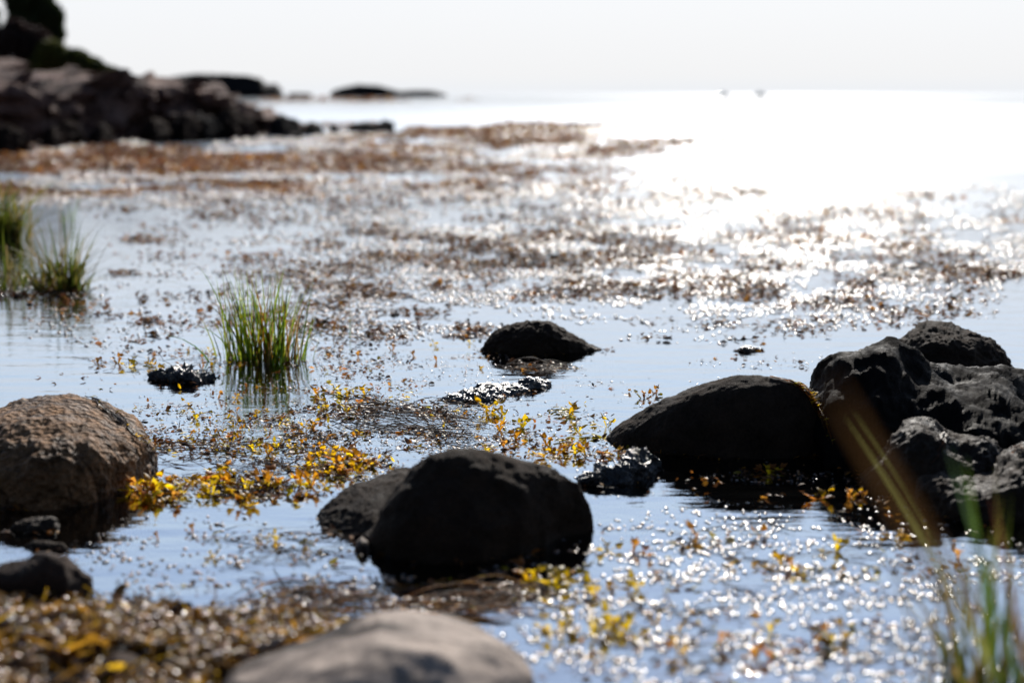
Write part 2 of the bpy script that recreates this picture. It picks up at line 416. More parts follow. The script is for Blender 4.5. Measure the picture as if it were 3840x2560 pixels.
rock('boulder', 'largest craggy black rock at the right edge',
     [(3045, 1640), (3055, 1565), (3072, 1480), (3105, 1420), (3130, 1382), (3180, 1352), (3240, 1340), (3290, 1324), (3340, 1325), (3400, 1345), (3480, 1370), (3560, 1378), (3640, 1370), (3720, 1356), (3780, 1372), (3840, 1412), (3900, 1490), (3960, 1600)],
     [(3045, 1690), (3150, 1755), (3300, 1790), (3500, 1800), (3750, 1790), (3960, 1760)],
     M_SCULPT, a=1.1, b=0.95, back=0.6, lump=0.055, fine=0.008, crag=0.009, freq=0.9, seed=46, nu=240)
rock('boulder', 'rounded dark rock behind the largest craggy rock',
     [(3320, 1380), (3335, 1324), (3365, 1279), (3410, 1242), (3460, 1217), (3520, 1217), (3590, 1226), (3660, 1250), (3720, 1279), (3765, 1314), (3790, 1359), (3805, 1390)],
     [(3320, 1400), (3450, 1430), (3650, 1430), (3805, 1400)],
     M_DARK, a=0.8, b=0.7, back=0.8, lump=0.02, fine=0.010, crag=0.015, seed=48)
rock('rock', 'speckled twin-humped rock in front of the largest craggy rock',
     [(3235, 1800), (3276, 1745), (3312, 1675), (3350, 1618), (3384, 1584), (3430, 1574), (3475, 1582), (3517, 1594), (3545, 1620), (3575, 1628), (3630, 1632), (3690, 1635), (3735, 1657), (3762, 1690), (3775, 1740), (3780, 1800)],
     [(3235, 1805), (3300, 1840), (3400, 1868), (3500, 1880), (3650, 1870), (3780, 1840)],
     M_SPECK, a=0.75, b=0.7, back=0.5, lump=0.03, fine=0.010, crag=0.02, seed=52)
rock('rock', 'long rock with a glittering crest in the right corner of the rock group',
     [(3425, 1890), (3450, 1825), (3483, 1792), (3525, 1776), (3565, 1783), (3610, 1790), (3665, 1778), (3728, 1757), (3760, 1718), (3800, 1682), (3840, 1662), (3920, 1655), (3990, 1710), (4040, 1820)],
     [(3425, 1895), (3500, 1930), (3600, 1955), (3720, 1965), (3840, 1965), (4040, 1930)],
     M_SPECK, a=0.65, b=0.55, back=0.4, lump=0.025, fine=0.010, crag=0.015, seed=55)
rock('boulder', 'large pale brown boulder at the bottom edge of the picture',
     [(720, 2690), (800, 2590), (878, 2520), (1042, 2460), (1160, 2415), (1280, 2375), (1390, 2350), (1527, 2336), (1664, 2342), (1774, 2364), (1883, 2398), (1966, 2450), (2012, 2510), (2035, 2590), (2045, 2680)],
     [(720, 2720), (1000, 2860), (1400, 2960), (1800, 2900), (2045, 2710)],
     M_PALE, a=0.8, b=0.85, back=0.8, lump=0.02, fine=0.002, crag=0.008, freq=0.8, seed=61, nu=180)
rock('rock', 'small rounded dark brown rock below the pitted brown boulder',
     [(-90, 2250), (-60, 2190), (0, 2140), (60, 2105), (110, 2078), (181, 2060), (247, 2073), (302, 2115), (340, 2160), (355, 2205), (358, 2240)],
     [(-90, 2270), (100, 2285), (250, 2280), (358, 2250)],
     M_GREYBR, a=0.8, b=0.7, back=0.8, lump=0.04, fine=0.004, seed=66)
rock('rock', 'dark rounded stone in the brown weed at the bottom left',
     [(290, 2600), (320, 2500), (360, 2462), (430, 2445), (521, 2466), (603, 2502), (650, 2545), (680, 2620)],
     [(290, 2620), (450, 2680), (600, 2680), (680, 2640)],
     M_GREYBR, a=0.8, b=0.7, back=0.8, lump=0.04, fine=0.004, seed=68, nu=100)
rock('rock', 'dark stone cut off by the bottom left corner',
     [(60, 2660), (100, 2570), (170, 2535), (240, 2550), (300, 2600), (330, 2680)],
     [(60, 2680), (200, 2740), (330, 2700)],
     M_GREYBR, a=0.8, b=0.7, back=0.8, lump=0.04, fine=0.004, seed=69, nu=90)
rock('stone', 'flat wet brown stone just under the pitted boulder at the left edge',
     [(30, 1982), (60, 1955), (120, 1938), (175, 1932), (205, 1945), (225, 1975)],
     [(30, 1990), (120, 1998), (225, 1985)], M_SPECK, back=0.6, lump=0.05, fine=0.01, seed=71, nu=80)
rock('stone', 'second flat wet stone lying in the water nearer the viewer by the left boulder',
     [(90, 2052), (130, 2032), (190, 2025), (240, 2038), (262, 2055)],
     [(90, 2058), (180, 2066), (262, 2060)], M_SPECK, back=0.6, lump=0.05, fine=0.01, seed=72, nu=80)
rock('pebble', 'small shiny pale pebble at the left foot of the domed black rock',
     [(1328, 2060), (1335, 2030), (1355, 2016), (1378, 2026), (1388, 2062)],
     [(1328, 2066), (1358, 2078), (1388, 2066)], M_PALE, back=0.9, lump=0.03, fine=0.004, seed=73, nu=60, cat='pebble')
rock('stone', 'tiny flat stone breaking the open water between the lone rock and the right-hand rocks',
     [(2748, 1316), (2775, 1305), (2810, 1302), (2840, 1307), (2862, 1314)],
     [(2748, 1317), (2800, 1320), (2862, 1315)], M_WET, back=0.8, lump=0.05, fine=0.02, seed=74, nu=60)

# ------------------------------------------------------------------ headland, far points
def fan(name, lines, mat, lump, seed, nu=260, nsub=14, kind='structure', freq=1.0, crag=0.0, cliff=None):
    """terrain through polylines [(Y or None, [(px,py)...])...], heights eased between them"""
    pxs = np.linspace(lines[0][1][0][0], lines[0][1][-1][0], nu)
    rows = []
    for Y, P in lines:
        P = np.array(P, float); py = np.interp(pxs, P[:, 0], P[:, 1])
        if Y is None: rows.append(np.array([at(x, y) for x, y in zip(pxs, py)]))
        elif callable(Y): rows.append(np.array([at_y(x, y, Y(x)) for x, y in zip(pxs, py)]))
        else: rows.append(np.array([at_y(x, y, Y) for x, y in zip(pxs, py)]))
    out = []
    for i in range(len(rows) - 1):
        for k in range(nsub):
            t = k / nsub; out.append(rows[i] * (1 - t) + rows[i + 1] * t)
    out.append(rows[-1])
    bk = rows[-1].copy(); d = bk[:, :2] / np.linalg.norm(bk[:, :2], axis=1, keepdims=True)
    for k, f in enumerate((0.04, 0.1, 0.2)):
        q = rows[-1].copy(); q[:, :2] += d * rows[-1][:, 1:2] * f; q[:, 2] = rows[-1][:, 2] * (1 - (k + 1) / 3) - 0.5 * (k == 2); out.append(q)
    V = np.array(out); nr = len(out)
    s = lump
    V[..., 2] += s * fbm(V * np.array([0.5, 0.5, 0.5]) * freq / max(s, 0.05) * 0.5, seed, 5, 0.55) * np.clip(V[..., 2:3][..., 0] / (s * 2) + 0.25, 0, 1)
    st_ = fbm(np.stack([V[..., 0] * 0.22, V[..., 1] * 0.5, V[..., 0] * 0], -1), seed + 31, 4)
    if crag: V[..., 2] += 0.34 * (np.round(st_ * 3) / 3) * np.clip(V[..., 2] / 0.8, 0, 1)
    if crag:
        V[..., 1] += crag * ridged(V * freq * 0.9, seed + 5, 3) - crag
        V[..., 0] += crag * 0.7 * fbm(V * freq * 1.3, seed + 9, 3)
    i = np.arange(nu - 1)[None, :] + nu * np.arange(nr - 1)[:, None]
    F = np.stack([i, i + 1, i + 1 + nu, i + nu], -1).reshape(-1, 4)
    o = mesh_obj(name, V.reshape(-1, 3), F, mat, smooth=False)
    return tag(o, kind=kind), V.reshape(-1, 3), F
foot = [(-500, 575), (0, 552), (250, 540), (500, 525), (800, 512), (1000, 506), (1160, 500)]
face = [(-500, 300), (0, 335), (110, 372), (220, 380), (340, 356), (550, 352), (800, 378), (905, 402), (1000, 452), (1050, 475), (1160, 499)]
skyl = [(-500, 180), (0, 248), (71, 276), (220, 296), (384, 308), (494, 318), (603, 324), (713, 328), (823, 340), (860, 365), (905, 398), (1004, 455), (1160, 498)]
def Yface(x): return 28.3 + 0.0072 * x
HL, HV, HF = fan('headland', [(None, foot), (Yface, face), (50.0, skyl)], M_LEDGE, 0.22, 81, crag=0.9)
# the broken dark rocks under the ledge
fr_ = random.Random(5)
footlab = ['slanting striped rock slab at the foot of the headland by the left edge', 'long low boulder under the headland ledge', 'rounded boulder under the headland ledge',
           'pale-topped boulder in the middle of the headland foot', 'curved slab leaning on the headland foot', 'large round boulder near the tip of the headland',
           'big dark boulder at the tip of the headland', 'second dark boulder off the headland tip', 'smallest dark stone farthest off the headland tip',
           'long low black skerry beyond the headland boulders', 'tilted boulder beside the rounded one under the ledge', 'broad dark boulder right of the curved slab']
footspec = [((-60, 120), 470, 566, 0), ((200, 320), 450, 535, 0), ((150, 250), 478, 545, 1), ((530, 640), 440, 525, 0), ((620, 770), 425, 520, 1), ((800, 960), 405, 512, 0),
            ((1004, 1132), 440, 508, 2), ((1140, 1216), 463, 496, 2), ((1234, 1272), 466, 489, 2), ((1280, 1488), 456, 490, 3), ((330, 430), 470, 535, 1), ((690, 850), 430, 516, 2)]
for i, ((x0, x1), yt, yb, kd) in enumerate(footspec):
    cx = (x0 + x1) / 2; wd = x1 - x0; h = yb - yt
    if kd == 3: T = [(x0, yb + 8), (x0 + wd * .25, yb - 10), (x0 + wd * .45, yb - 18), (x0 + wd * .7, yt + 6), (x0 + wd * .8, yt), (x0 + wd * .92, yt + 8), (x1, yb + 8)]
    elif kd == 1: T = [(x0, yb + 8), (x0 + wd * .1, yt + h * .5), (x0 + wd * .3, yt + h * .15), (x0 + wd * .6, yt), (x0 + wd * .9, yt + h * .3), (x1, yb + 8)]
    else: T = [(x0, yb + 8), (x0 + wd * .05, yt + h * .4), (x0 + wd * .25, yt), (x0 + wd * .55, yt + h * .08), (x0 + wd * .85, yt + h * .35), (x1, yb + 8)]
    rock('rock', footlab[i], T, [(x0, yb + 9), (cx, yb + 14), (x1, yb + 9)], M_FOOT if kd < 2 else M_FAR, back=1.0, lump=0.09, fine=0.02, crag=0.07, seed=90 + i, nu=60, a=1.1, b=0.9, skirt=0.5, group='rocks along the headland foot')
fan('far_headland', [(450.0, [(560, 352), (1060, 355)]), (455.0, [(560, 318), (603, 310), (640, 296), (680, 288), (760, 279), (850, 282), (930, 286), (975, 298), (1000, 322), (1040, 322), (1060, 345), (1060, 352)]),
     (480.0, [(560, 312), (603, 307), (640, 294), (680, 286), (760, 277), (850, 280), (930, 284), (975, 296), (1000, 320), (1040, 320), (1060, 343)])], M_FAR, 0.5, 91, nu=120, nsub=5, freq=0.4)
for lab, P, nm in (('1', [(1238, 350), (1250, 340), (1300, 326), (1345, 318), (1420, 322), (1450, 330), (1500, 345), (1520, 352)], 'islet'), ('2', [(1480, 352), (1500, 344), (1560, 340), (1620, 342), (1665, 352), (1676, 359)], 'islet'), ('3', [(1080, 352), (1110, 349), (1150, 351), (1170, 353)], 'islet')):
    P2 = [(x, y + 1) for x, y in P]
    fan(nm, [(500.0, [(P[0][0], 362.5), (P[-1][0], 362.5)]), (503.0, P2), (515.0, P)], M_FAR, 0.25, 95, nu=80, nsub=5, freq=0.4)

# tiny boats on the horizon
pm, n, l, p = new_mat('white_paint'); p.inputs['Base Color'].default_value = (0.8, 0.8, 0.78, 1); p.inputs['Roughness'].default_value = 0.3
def boat(px, L, label, yaw):
    c = at_y(px, 352, 600.0); c[2] = 0
    root = bpy.data.objects.new('boat', None); root.location = c; root.rotation_euler = (0, 0, yaw); COL.objects.link(root); tag(root, label, 'boat')
    V = []; m_ = 12
    for i in range(m_):
        t = i / (m_ - 1); b = 0.2 * L * (1 - t ** 3) ** 0.6 * 0.9 + 0.01
        for y, z in ((-b, 0.16 * L + 0.06 * L * t * t), (-b * .7, 0.0), (0, -0.05 * L), (b * .7, 0.0), (b, 0.16 * L + 0.06 * L * t * t), (0, 0.13 * L)):
            V.append(((t - 0.5) * L, y, z))
    F = [[i * 6 + j, i * 6 + (j + 1) % 6, (i + 1) * 6 + (j + 1) % 6, (i + 1) * 6 + j] for i in range(m_ - 1) for j in range(6)]
    mesh_obj('hull', V, F, pm, root, smooth=False)
    V = [(x * L, y * L, z * L) for z, q in ((0.12, 1), (0.36, 0.72)) for x, y in ((-0.22 * q, -0.11 * q), (0.16 * q, -0.11 * q), (0.16 * q, 0.11 * q), (-0.22 * q, 0.11 * q))]
    mesh_obj('cabin', V, [[0, 1, 5, 4], [1, 2, 6, 5], [2, 3, 7, 6], [3, 0, 4, 7], [4, 5, 6, 7]], pm, root, smooth=False)
boat(2715, 4.5, 'tiny pale boat on the horizon, the one further left', 0.3)
boat(2850, 5.0, 'tiny pale boat on the horizon, the one further right', -0.2)

# ------------------------------------------------------------------ trees and bushes on the headland
def crown_mesh(cx, cy, cz, blobs, n, leaf, cols, seed):
    r = np.random.default_rng(seed); P = []; C = []
    for (bx, by, bz, rx, ry, rz, wgt) in blobs:
        k = int(n * wgt); v = r.normal(size=(k, 3)); v /= np.linalg.norm(v, axis=1, keepdims=True)
        rad = r.uniform(0.25, 1.0, k) ** 0.5
        q = v * rad[:, None] * np.array([rx, ry, rz]) + np.array([bx, by, bz]) + np.array([cx, cy, cz])
        keep = vnoise(q * 2.2, seed) > -0.6
        q = q[keep]; P.append(q); C.append(np.array(cols)[r.integers(0, len(cols), len(q))] * (0.75 + 0.5 * r.random((len(q), 1))))
    P = np.concatenate(P); C = np.concatenate(C); k = len(P)
    a = r.normal(size=(k, 3)); a /= np.linalg.norm(a, axis=1, keepdims=True)
    b = np.cross(a, r.normal(size=(k, 3))); b /= np.linalg.norm(b, axis=1, keepdims=True)
    s = leaf * r.uniform(0.6, 1.4, (k, 1))
    V = np.stack([P - a * s, P + b * s * 0.45, P + a * s, P - b * s * 0.45], 1).reshape(-1, 3)
    F = np.arange(k * 4).reshape(-1, 4)
    return V, F, np.repeat(C, 4, 0)
def tube(pts, r0, r1, seg=7):
    pts = np.array(pts, float); n_ = len(pts); V = []; 
    for i, q in enumerate(pts):
        rr = r0 + (r1 - r0) * i / (n_ - 1)
        for s in range(seg):
            a_ = 2 * math.pi * s / seg; V.append(q + np.array([math.cos(a_) * rr, math.sin(a_) * rr, 0]))
    F = [[i * seg + s, i * seg + (s + 1) % seg, (i + 1) * seg + (s + 1) % seg, (i + 1) * seg + s] for i in range(n_ - 1) for s in range(seg)]
    return np.array(V), np.array(F)
M_BARK = rock_mat('bark', (0.02, 0.014, 0.01), (0.08, 0.055, 0.04), rough=(0.7, 0.9), bump=1.0, scale=0.5)
def shrub(name, label, cat, base, blobs_px, Y, n_, leaf, cols, seed, trunk=0.12):
    b = at_y(base[0], base[1], Y); root = bpy.data.objects.new(name, None); root.location = b; COL.objects.link(root)
    tag(root, label, cat)
    s = Y / FPX; bl = []
    for (px, py, rx, ry, wgt) in blobs_px:
        q = at_y(px, py, Y) - b; bl.append((q[0], q[1], q[2], rx * s, rx * s * 0.9, ry * s, wgt))
    V, F, C = crown_mesh(0, 0, 0, bl, n_, leaf, cols, seed)
    mesh_obj('crown', V, F, M_LEAF, root, smooth=False, colors=C)
    top = max(x[2] for x in bl); xm = np.mean([x[0] for x in bl])
    TV, TF = [], []; off = 0
    V1, F1 = tube([(0, 0, -0.4), (xm * 0.3, 0, top * 0.35), (xm * 0.7, 0.05, top * 0.7), (xm, 0, top * 1.05)], trunk, trunk * 0.3)
    TV.append(V1); TF.append(F1); off += len(V1)
    for x in bl[:6]:
        V1, F1 = tube([(xm * 0.4, 0, top * 0.3), ((xm * 0.4 + x[0]) / 2, x[1] / 2, (top * 0.35 + x[2]) / 2), (x[0], x[1], x[2])], trunk * 0.5, trunk * 0.15)
        TV.append(V1); TF.append(F1 + off); off += len(V1)
    mesh_obj('trunk', np.concatenate(TV), np.concatenate(TF), M_BARK, root)
DKG = [(0.02, 0.03, 0.012), (0.035, 0.05, 0.018), (0.05, 0.07, 0.02)]
BRN = [(0.05, 0.032, 0.028), (0.07, 0.045, 0.04), (0.03, 0.022, 0.02)]
OLV = [(0.10, 0.12, 0.02), (0.07, 0.08, 0.018), (0.14, 0.14, 0.03)]
shrub('tree', 'tall dark tree on the headland in the top left corner', 'tree', (110, 262),
      [(100, 20, 75, 70, .2), (70, -10, 60, 40, .1), (140, -5, 60, 40, .1), (176, 66, 64, 62, .17), (186, 126, 58, 54, .14), (115, 95, 90, 72, .16), (110, 165, 70, 50, .1), (140, 150, 60, 44, .06)], 55.0, 30000, 0.10, DKG, 5, 0.16)
shrub('tree', 'sparse dark tree cut off by the left edge of the picture', 'tree', (-50, 240),
      [(-60, 60, 60, 60, .3), (-30, 150, 50, 50, .4), (0, 215, 34, 24, .3)], 56.0, 5000, 0.09, DKG, 6, 0.14)
shrub('bush', 'leafless brown bush in front of the tall dark tree', 'bush', (95, 268),
      [(60, 170, 85, 95, .4), (125, 185, 80, 85, .4), (150, 240, 60, 40, .15), (30, 150, 30, 50, .15)], 52.5, 13000, 0.08, BRN, 7, 0.08)
shrub('bush', 'olive green bush at the foot of the tall dark tree', 'bush', (200, 275),
      [(195, 200, 60, 48, .4), (232, 220, 52, 44, .35), (165, 240, 60, 40, .25)], 52.0, 9000, 0.08, OLV, 8, 0.08)
shrub('bush', 'low green bush sloping down along the headland top', 'bush', (290, 282),
      [(280, 228, 62, 46, .4), (330, 248, 60, 38, .35), (390, 268, 50, 26, .25)], 51.5, 7500, 0.07, OLV + DKG, 9, 0.06)
shrub('bush', 'small dark rounded bush at the right end of the shrubs', 'bush', (366, 282),
      [(367, 240, 22, 20, .6), (385, 262, 26, 14, .4)], 51.5, 1400, 0.05, DKG, 10, 0.05)
shrub('bush', 'tiny thin bush last on the headland slope', 'bush', (425, 292),
      [(428, 264, 26, 14, .6), (465, 280, 22, 9, .4)], 51.5, 900, 0.04, DKG + BRN, 11, 0.04)

# ------------------------------------------------------------------ seaweed: shapes
def leaf_proto(kind, r, nl=6):
    """unit length along +x, returns V (k,3), F"""
    nw = 3; V = []; 
    bend = r.uniform(-0.9, 0.9); curl = r.uniform(0.05, 0.25); arch = r.uniform(-0.1, 0.35); tw = r.uniform(-0.8, 0.8)
    for i in range(nl):
        t = i / (nl - 1)
        wdt = {'blade': 0.20 * math.sin(math.pi * min(t * 0.92 + 0.08, 1)) ** 0.6 + 0.01, 'strap': 0.055 * (1 - 0.5 * t), 'oval': 0.32 * math.sin(math.pi * (0.06 + 0.9 * t)) ** 0.7}[kind]
        for j in range(nw):
            s = (j - 1); V.append((t * math.cos(bend * t * 0.6), t * math.sin(bend * t * 0.6) + s * wdt, arch * math.sin(math.pi * t) * 0.35 + curl * wdt * s * s + tw * wdt * s * t))
    F = [[i * nw + j, i * nw + j + 1, (i + 1) * nw + j + 1, (i + 1) * nw + j] for i in range(nl - 1) for j in range(nw - 1)]
    return np.array(V), np.array(F)
def dome_proto():  # shallow cap, curved so that it throws a sun glint
    V = [(0, 0, 0.15)]; k = 8
    for rr, z in ((0.5, 0.112), (0.9, 0.02), (1.02, -0.2)):
        for s in range(k): a_ = 2 * math.pi * s / k; V.append((math.cos(a_) * rr, math.sin(a_) * rr * 0.8, z))
    F = [[0, 1 + s, 1 + (s + 1) % k, 1 + (s + 1) % k] for s in range(k)]
    F3 = []
    for ring in range(2):
        for s in range(k): F3.append([1 + ring * k + s, 1 + (ring + 1) * k + s, 1 + (ring + 1) * k + (s + 1) % k, 1 + ring * k + (s + 1) % k])
    F0 = [[0, 1 + s, 1 + s + 1, 1 + (s + 2) % k] for s in range(0, k, 2)]
    return np.array(V), np.array(F0 + F3)
def rotmat(yaw, pitch, roll):
    cy, sy = np.cos(yaw), np.sin(yaw); cp, sp = np.cos(pitch), np.sin(pitch); cr_, sr = np.cos(roll), np.sin(roll)
    R = np.empty((len(yaw), 3, 3))
    R[:, 0, 0] = cy * cp; R[:, 0, 1] = -sy * cr_ - cy * sp * sr; R[:, 0, 2] = sy * sr - cy * sp * cr_
    R[:, 1, 0] = sy * cp; R[:, 1, 1] = cy * cr_ - sy * sp * sr; R[:, 1, 2] = -cy * sr - sy * sp * cr_
    R[:, 2, 0] = sp; R[:, 2, 1] = cp * sr; R[:, 2, 2] = cp * cr_
    return R
class Scatter:
    def __init__(s): s.V = []; s.F = []; s.C = []; s.n = 0
    def add(s, proto, P, size, yaw, pitch, roll, col):
        V, F = proto; k = len(P)
        if k == 0: return
        R = rotmat(yaw, pitch, roll)
        W = np.einsum('nij,kj->nki', R, V) * size[:, None, None] + P[:, None, :]
        s.F.append((F[None] + (np.arange(k) * len(V))[:, None, None]).reshape(-1, 4) + s.n)
        s.V.append(W.reshape(-1, 3)); s.C.append(np.repeat(col, len(V), 0)); s.n += k * len(V)
    def build(s, name, mat, parent=None):
        return mesh_obj(name, np.concatenate(s.V), np.concatenate(s.F), mat, parent, True, np.concatenate(s.C))
rl = random.Random(3)
BLADES = [leaf_proto('blade', rl) for _ in range(6)]; STRAPS = [leaf_proto('strap', rl) for _ in range(5)]; OVALS = [leaf_proto('oval', rl) for _ in range(5)]
LOWP = [leaf_proto('oval', rl, 3) for _ in range(4)] + [leaf_proto('blade', rl, 4) for _ in range(5)] + [leaf_proto('strap', rl, 4) for _ in range(2)]
DOME = dome_proto()
YEL = np.array([(0.72, 0.50, 0.008), (0.52, 0.36, 0.01), (0.62, 0.36, 0.006), (0.30, 0.24, 0.012), (0.42, 0.18, 0.008)])
AMB = np.array([(0.28, 0.10, 0.015), (0.20, 0.08, 0.02), (0.33, 0.15, 0.02), (0.12, 0.05, 0.02)])
DRK = np.array([(0.045, 0.025, 0.018), (0.03, 0.02, 0.016), (0.07, 0.035, 0.02), (0.025, 0.02, 0.02)])
RED = np.array([(0.26, 0.10, 0.035), (0.18, 0.07, 0.028), (0.34, 0.17, 0.04), (0.12, 0.045, 0.022)])

# where weed lies on the water: (centre px, centre py, half width, half height, weight)
def ell(px, py, spots):
    d = np.zeros_like(px)
    for cx, cy, rx, ry, wt in spots:
        q = ((px - cx) / rx) ** 2 + ((py - cy) / ry) ** 2
        d = np.maximum(d, wt * np.clip(1.35 - q, 0, 1))
    return d
FAR = [(450, 565, 1000, 40, .9), (1050, 520, 300, 14, .9), (900, 640, 1300, 130, .38), (300, 600, 1100, 62, 1.0), (1100, 530, 900, 60, 1.0), (1750, 500, 900, 36, 1.0), (1900, 560, 560, 42, .75), (2400, 520, 420, 30, .35), (700, 660, 900, 60, .75), (1350, 640, 500, 60, .7),
       (700, 500, 900, 18, .6), (600, 720, 1000, 60, .6), (1600, 700, 700, 60, .45), (1300, 375, 500, 8, .5)]
MID = [(1850, 780, 170, 18, 1), (2720, 725, 190, 14, 1), (3500, 735, 160, 12, .7), (1300, 820, 90, 26, .9), (1450, 900, 340, 45, .8), (2000, 900, 480, 50, .7), (1300, 1040, 260, 60, 1),
       (1550, 1100, 420, 70, .6), (2100, 960, 420, 50, .8), (2700, 900, 700, 90, .45), (3550, 920, 420, 26, .9), (3780, 1020, 260, 22, .9), (3200, 1040, 700, 70, .45), (2500, 1080, 900, 80, .4),
       (1700, 960, 420, 60, .7), (1000, 780, 700, 70, .35), (500, 790, 60, 10, .6), (530, 900, 90, 12, .8), (3000, 1150, 700, 80, .28), (2700, 1260, 400, 30, .12), (900, 700, 500, 40, .5),
       (1900, 900, 1300, 260, .34), (700, 1180, 600, 160, .10), (3200, 950, 900, 200, .28), (1200, 1150, 500, 150, .25), (100, 1080, 260, 50, .45), (250, 1110, 110, 14, .25), (1330, 1180, 420, 60, .5), (1550, 1240, 330, 40, .45), (470, 1020, 60, 12, .7), (540, 1200, 60, 16, .8), (3100, 820, 900, 60, .35), (2900, 1210, 350, 40, .2), (3200,640,700,60,.12)]
NEAR = [(1250, 1360, 420, 45, .5), (700, 1330, 180, 24, .35), (980, 1340, 260, 30, .8), (1500, 1400, 420, 40, .35), (1000, 1560, 330, 50, .45), (1250, 1600, 560, 80, .75), (1500, 1540, 380, 60, 1.0),
        (1250, 1560, 700, 210, .22), (850, 1640, 330, 40, .8), (620, 1650, 110, 50, .8), (1650, 1640, 420, 60, .55), (1100, 1690, 420, 60, .6), (2050, 1600, 330, 90, .18), (2200, 1700, 260, 40, .35), (2020, 1380, 150, 14, .9),
        (900, 1830, 420, 45, 1.0), (1250, 1760, 240, 50, .9), (600, 1870, 140, 35, .8), (700, 1550, 280, 30, .25), (2900, 1360, 320, 24, .2), (2200, 1390, 180, 20, .2), (450, 1450, 400, 60, .05), (2800, 1560, 900, 40, .0),
        (2900, 1790, 280, 26, .45), (3280, 1830, 170, 40, .4), (640, 1400, 110, 26, .8), (1800, 1370, 260, 40, .25), (2350, 1470, 300, 60, .06)]
LOW = [(650, 2010, 300, 26, .25), (1000, 2090, 330, 36, .35), (700, 2180, 300, 36, .3), (1100, 2020, 200, 26, .25), (3000, 2050, 500, 70, .45), (3300, 2130, 600, 60, .6), (2700, 2050, 260, 50, .6),
       (2500, 2180, 420, 60, .5), (2330, 2250, 260, 70, .6), (2700, 2300, 600, 80, .2), (2300, 2430, 330, 70, .5), (3000, 2420, 330, 50, .5), (3300, 2330, 500, 90, .3), (2900, 2500, 900, 90, .25), (2400, 2000, 300, 40, .2),
       (1500, 2240, 460, 80, 1.0), (2100, 2200, 260, 70, .6), (1150, 2290, 330, 40, .8), (2000,2150,200,40,.6), (3600,2080,400,60,.5)]
def pick(n_, x0, x1, y0, y1, spots, seed, streak=(0.004, 0.022), thr=0.0, base=0.0):
    r = np.random.default_rng(seed)
    px = r.uniform(x0, x1, n_); py = r.uniform(y0, y1, n_)
    d = ell(px, py, spots) + base
    X, Y = at_v(px, py)
    ns = fbm(np.stack([px * streak[0], py * streak[1], px * 0], -1), seed, 4, 0.6)
    keep = r.random(n_) < d * np.clip(0.5 + (ns - thr) * 1.9, 0, 1)
    return X[keep], Y[keep], px[keep], py[keep]
def avoid(X, Y):
    """drop weed that would stand inside a rock"""
    ok = np.ones(len(X), bool)
    for bv, lo, hi in BV:
        for i in np.nonzero((X > lo[0]) & (X < hi[0]) & (Y > lo[1]) & (Y < hi[1]))[0]:
            h = bv.ray_cast(Vector((X[i], Y[i], 3.0)), Vector((0, 0, -1)))
            if h[0] is not None and h[0].z > 0.003: ok[i] = False
    return ok
BV = []
for lab, (V, F) in ROCKS.items():
    BV.append((BVHTree.FromPolygons([Vector(v) for v in V], [list(map(int, f)) for f in F]), V.min(0), V.max(0)))
bvmap = {lab: BV[i][0] for i, lab in enumerate(ROCKS)}

def bed(name, label, n_, box, spots, pal, seed, size, lift, tilt, protos, mat, thr=0.0, streak=(0.004, 0.022), k_near=0.0, base=0.0):
    X, Y, px, py = pick(n_, *box, spots, seed, streak, thr, base)
    ok = avoid(X, Y); X, Y = X[ok], Y[ok]
    r = np.random.default_rng(seed + 1); S = Scatter(); grp = r.integers(0, len(protos), len(X))
    dark = fbm(np.stack([X * 1.5, Y * 0.8, X * 0], -1), seed + 2, 2)
    for g_ in range(len(protos)):
        m_ = grp == g_; k = m_.sum()
        sz = (size[0] + size[1] * Y[m_]) * r.uniform(0.5, 1.5, k)
        c = pal[r.integers(0, len(pal), k)] * (0.7 + 0.6 * r.random((k, 1))) * (1 + 0.4 * dark[m_])[:, None]
        P = np.stack([X[m_], Y[m_], r.uniform(-0.1, 1, k) * (lift[0] + lift[1] * Y[m_])], -1)
        S.add(protos[g_], P, sz, r.uniform(0, 2 * math.pi, k), r.normal(0, tilt, k), r.normal(0, tilt, k), c)
    return tag(S.build(name, mat), label, 'seaweed', None, 'stuff')
def glints(name, label, n_, box, spots, seed, size, pal, lift=0.006, base=0.0, thr=-0.1):  # scatters added glossy domes in weed colours that make the sun sparkle
    X, Y, px, py = pick(n_, *box, spots, seed, (0.006, 0.03), thr, base)
    ok = avoid(X, Y); X, Y = X[ok], Y[ok]; r = np.random.default_rng(seed + 1); k = len(X); S = Scatter()
    sz = (size[0] + size[1] * Y) * r.uniform(0.55, 1.5, k)
    S.add(DOME, np.stack([X, Y, sz * 0.05 + 0.001 + r.random(k) * lift * np.minimum(Y, 40) / 10], -1), sz, r.uniform(0, 6.28, k), r.normal(0, 0.09, k), r.normal(0, 0.09, k), pal[r.integers(0, len(pal), k)])
    return tag(S.build(name, M_GLINT), label, 'seaweed', None, 'stuff')

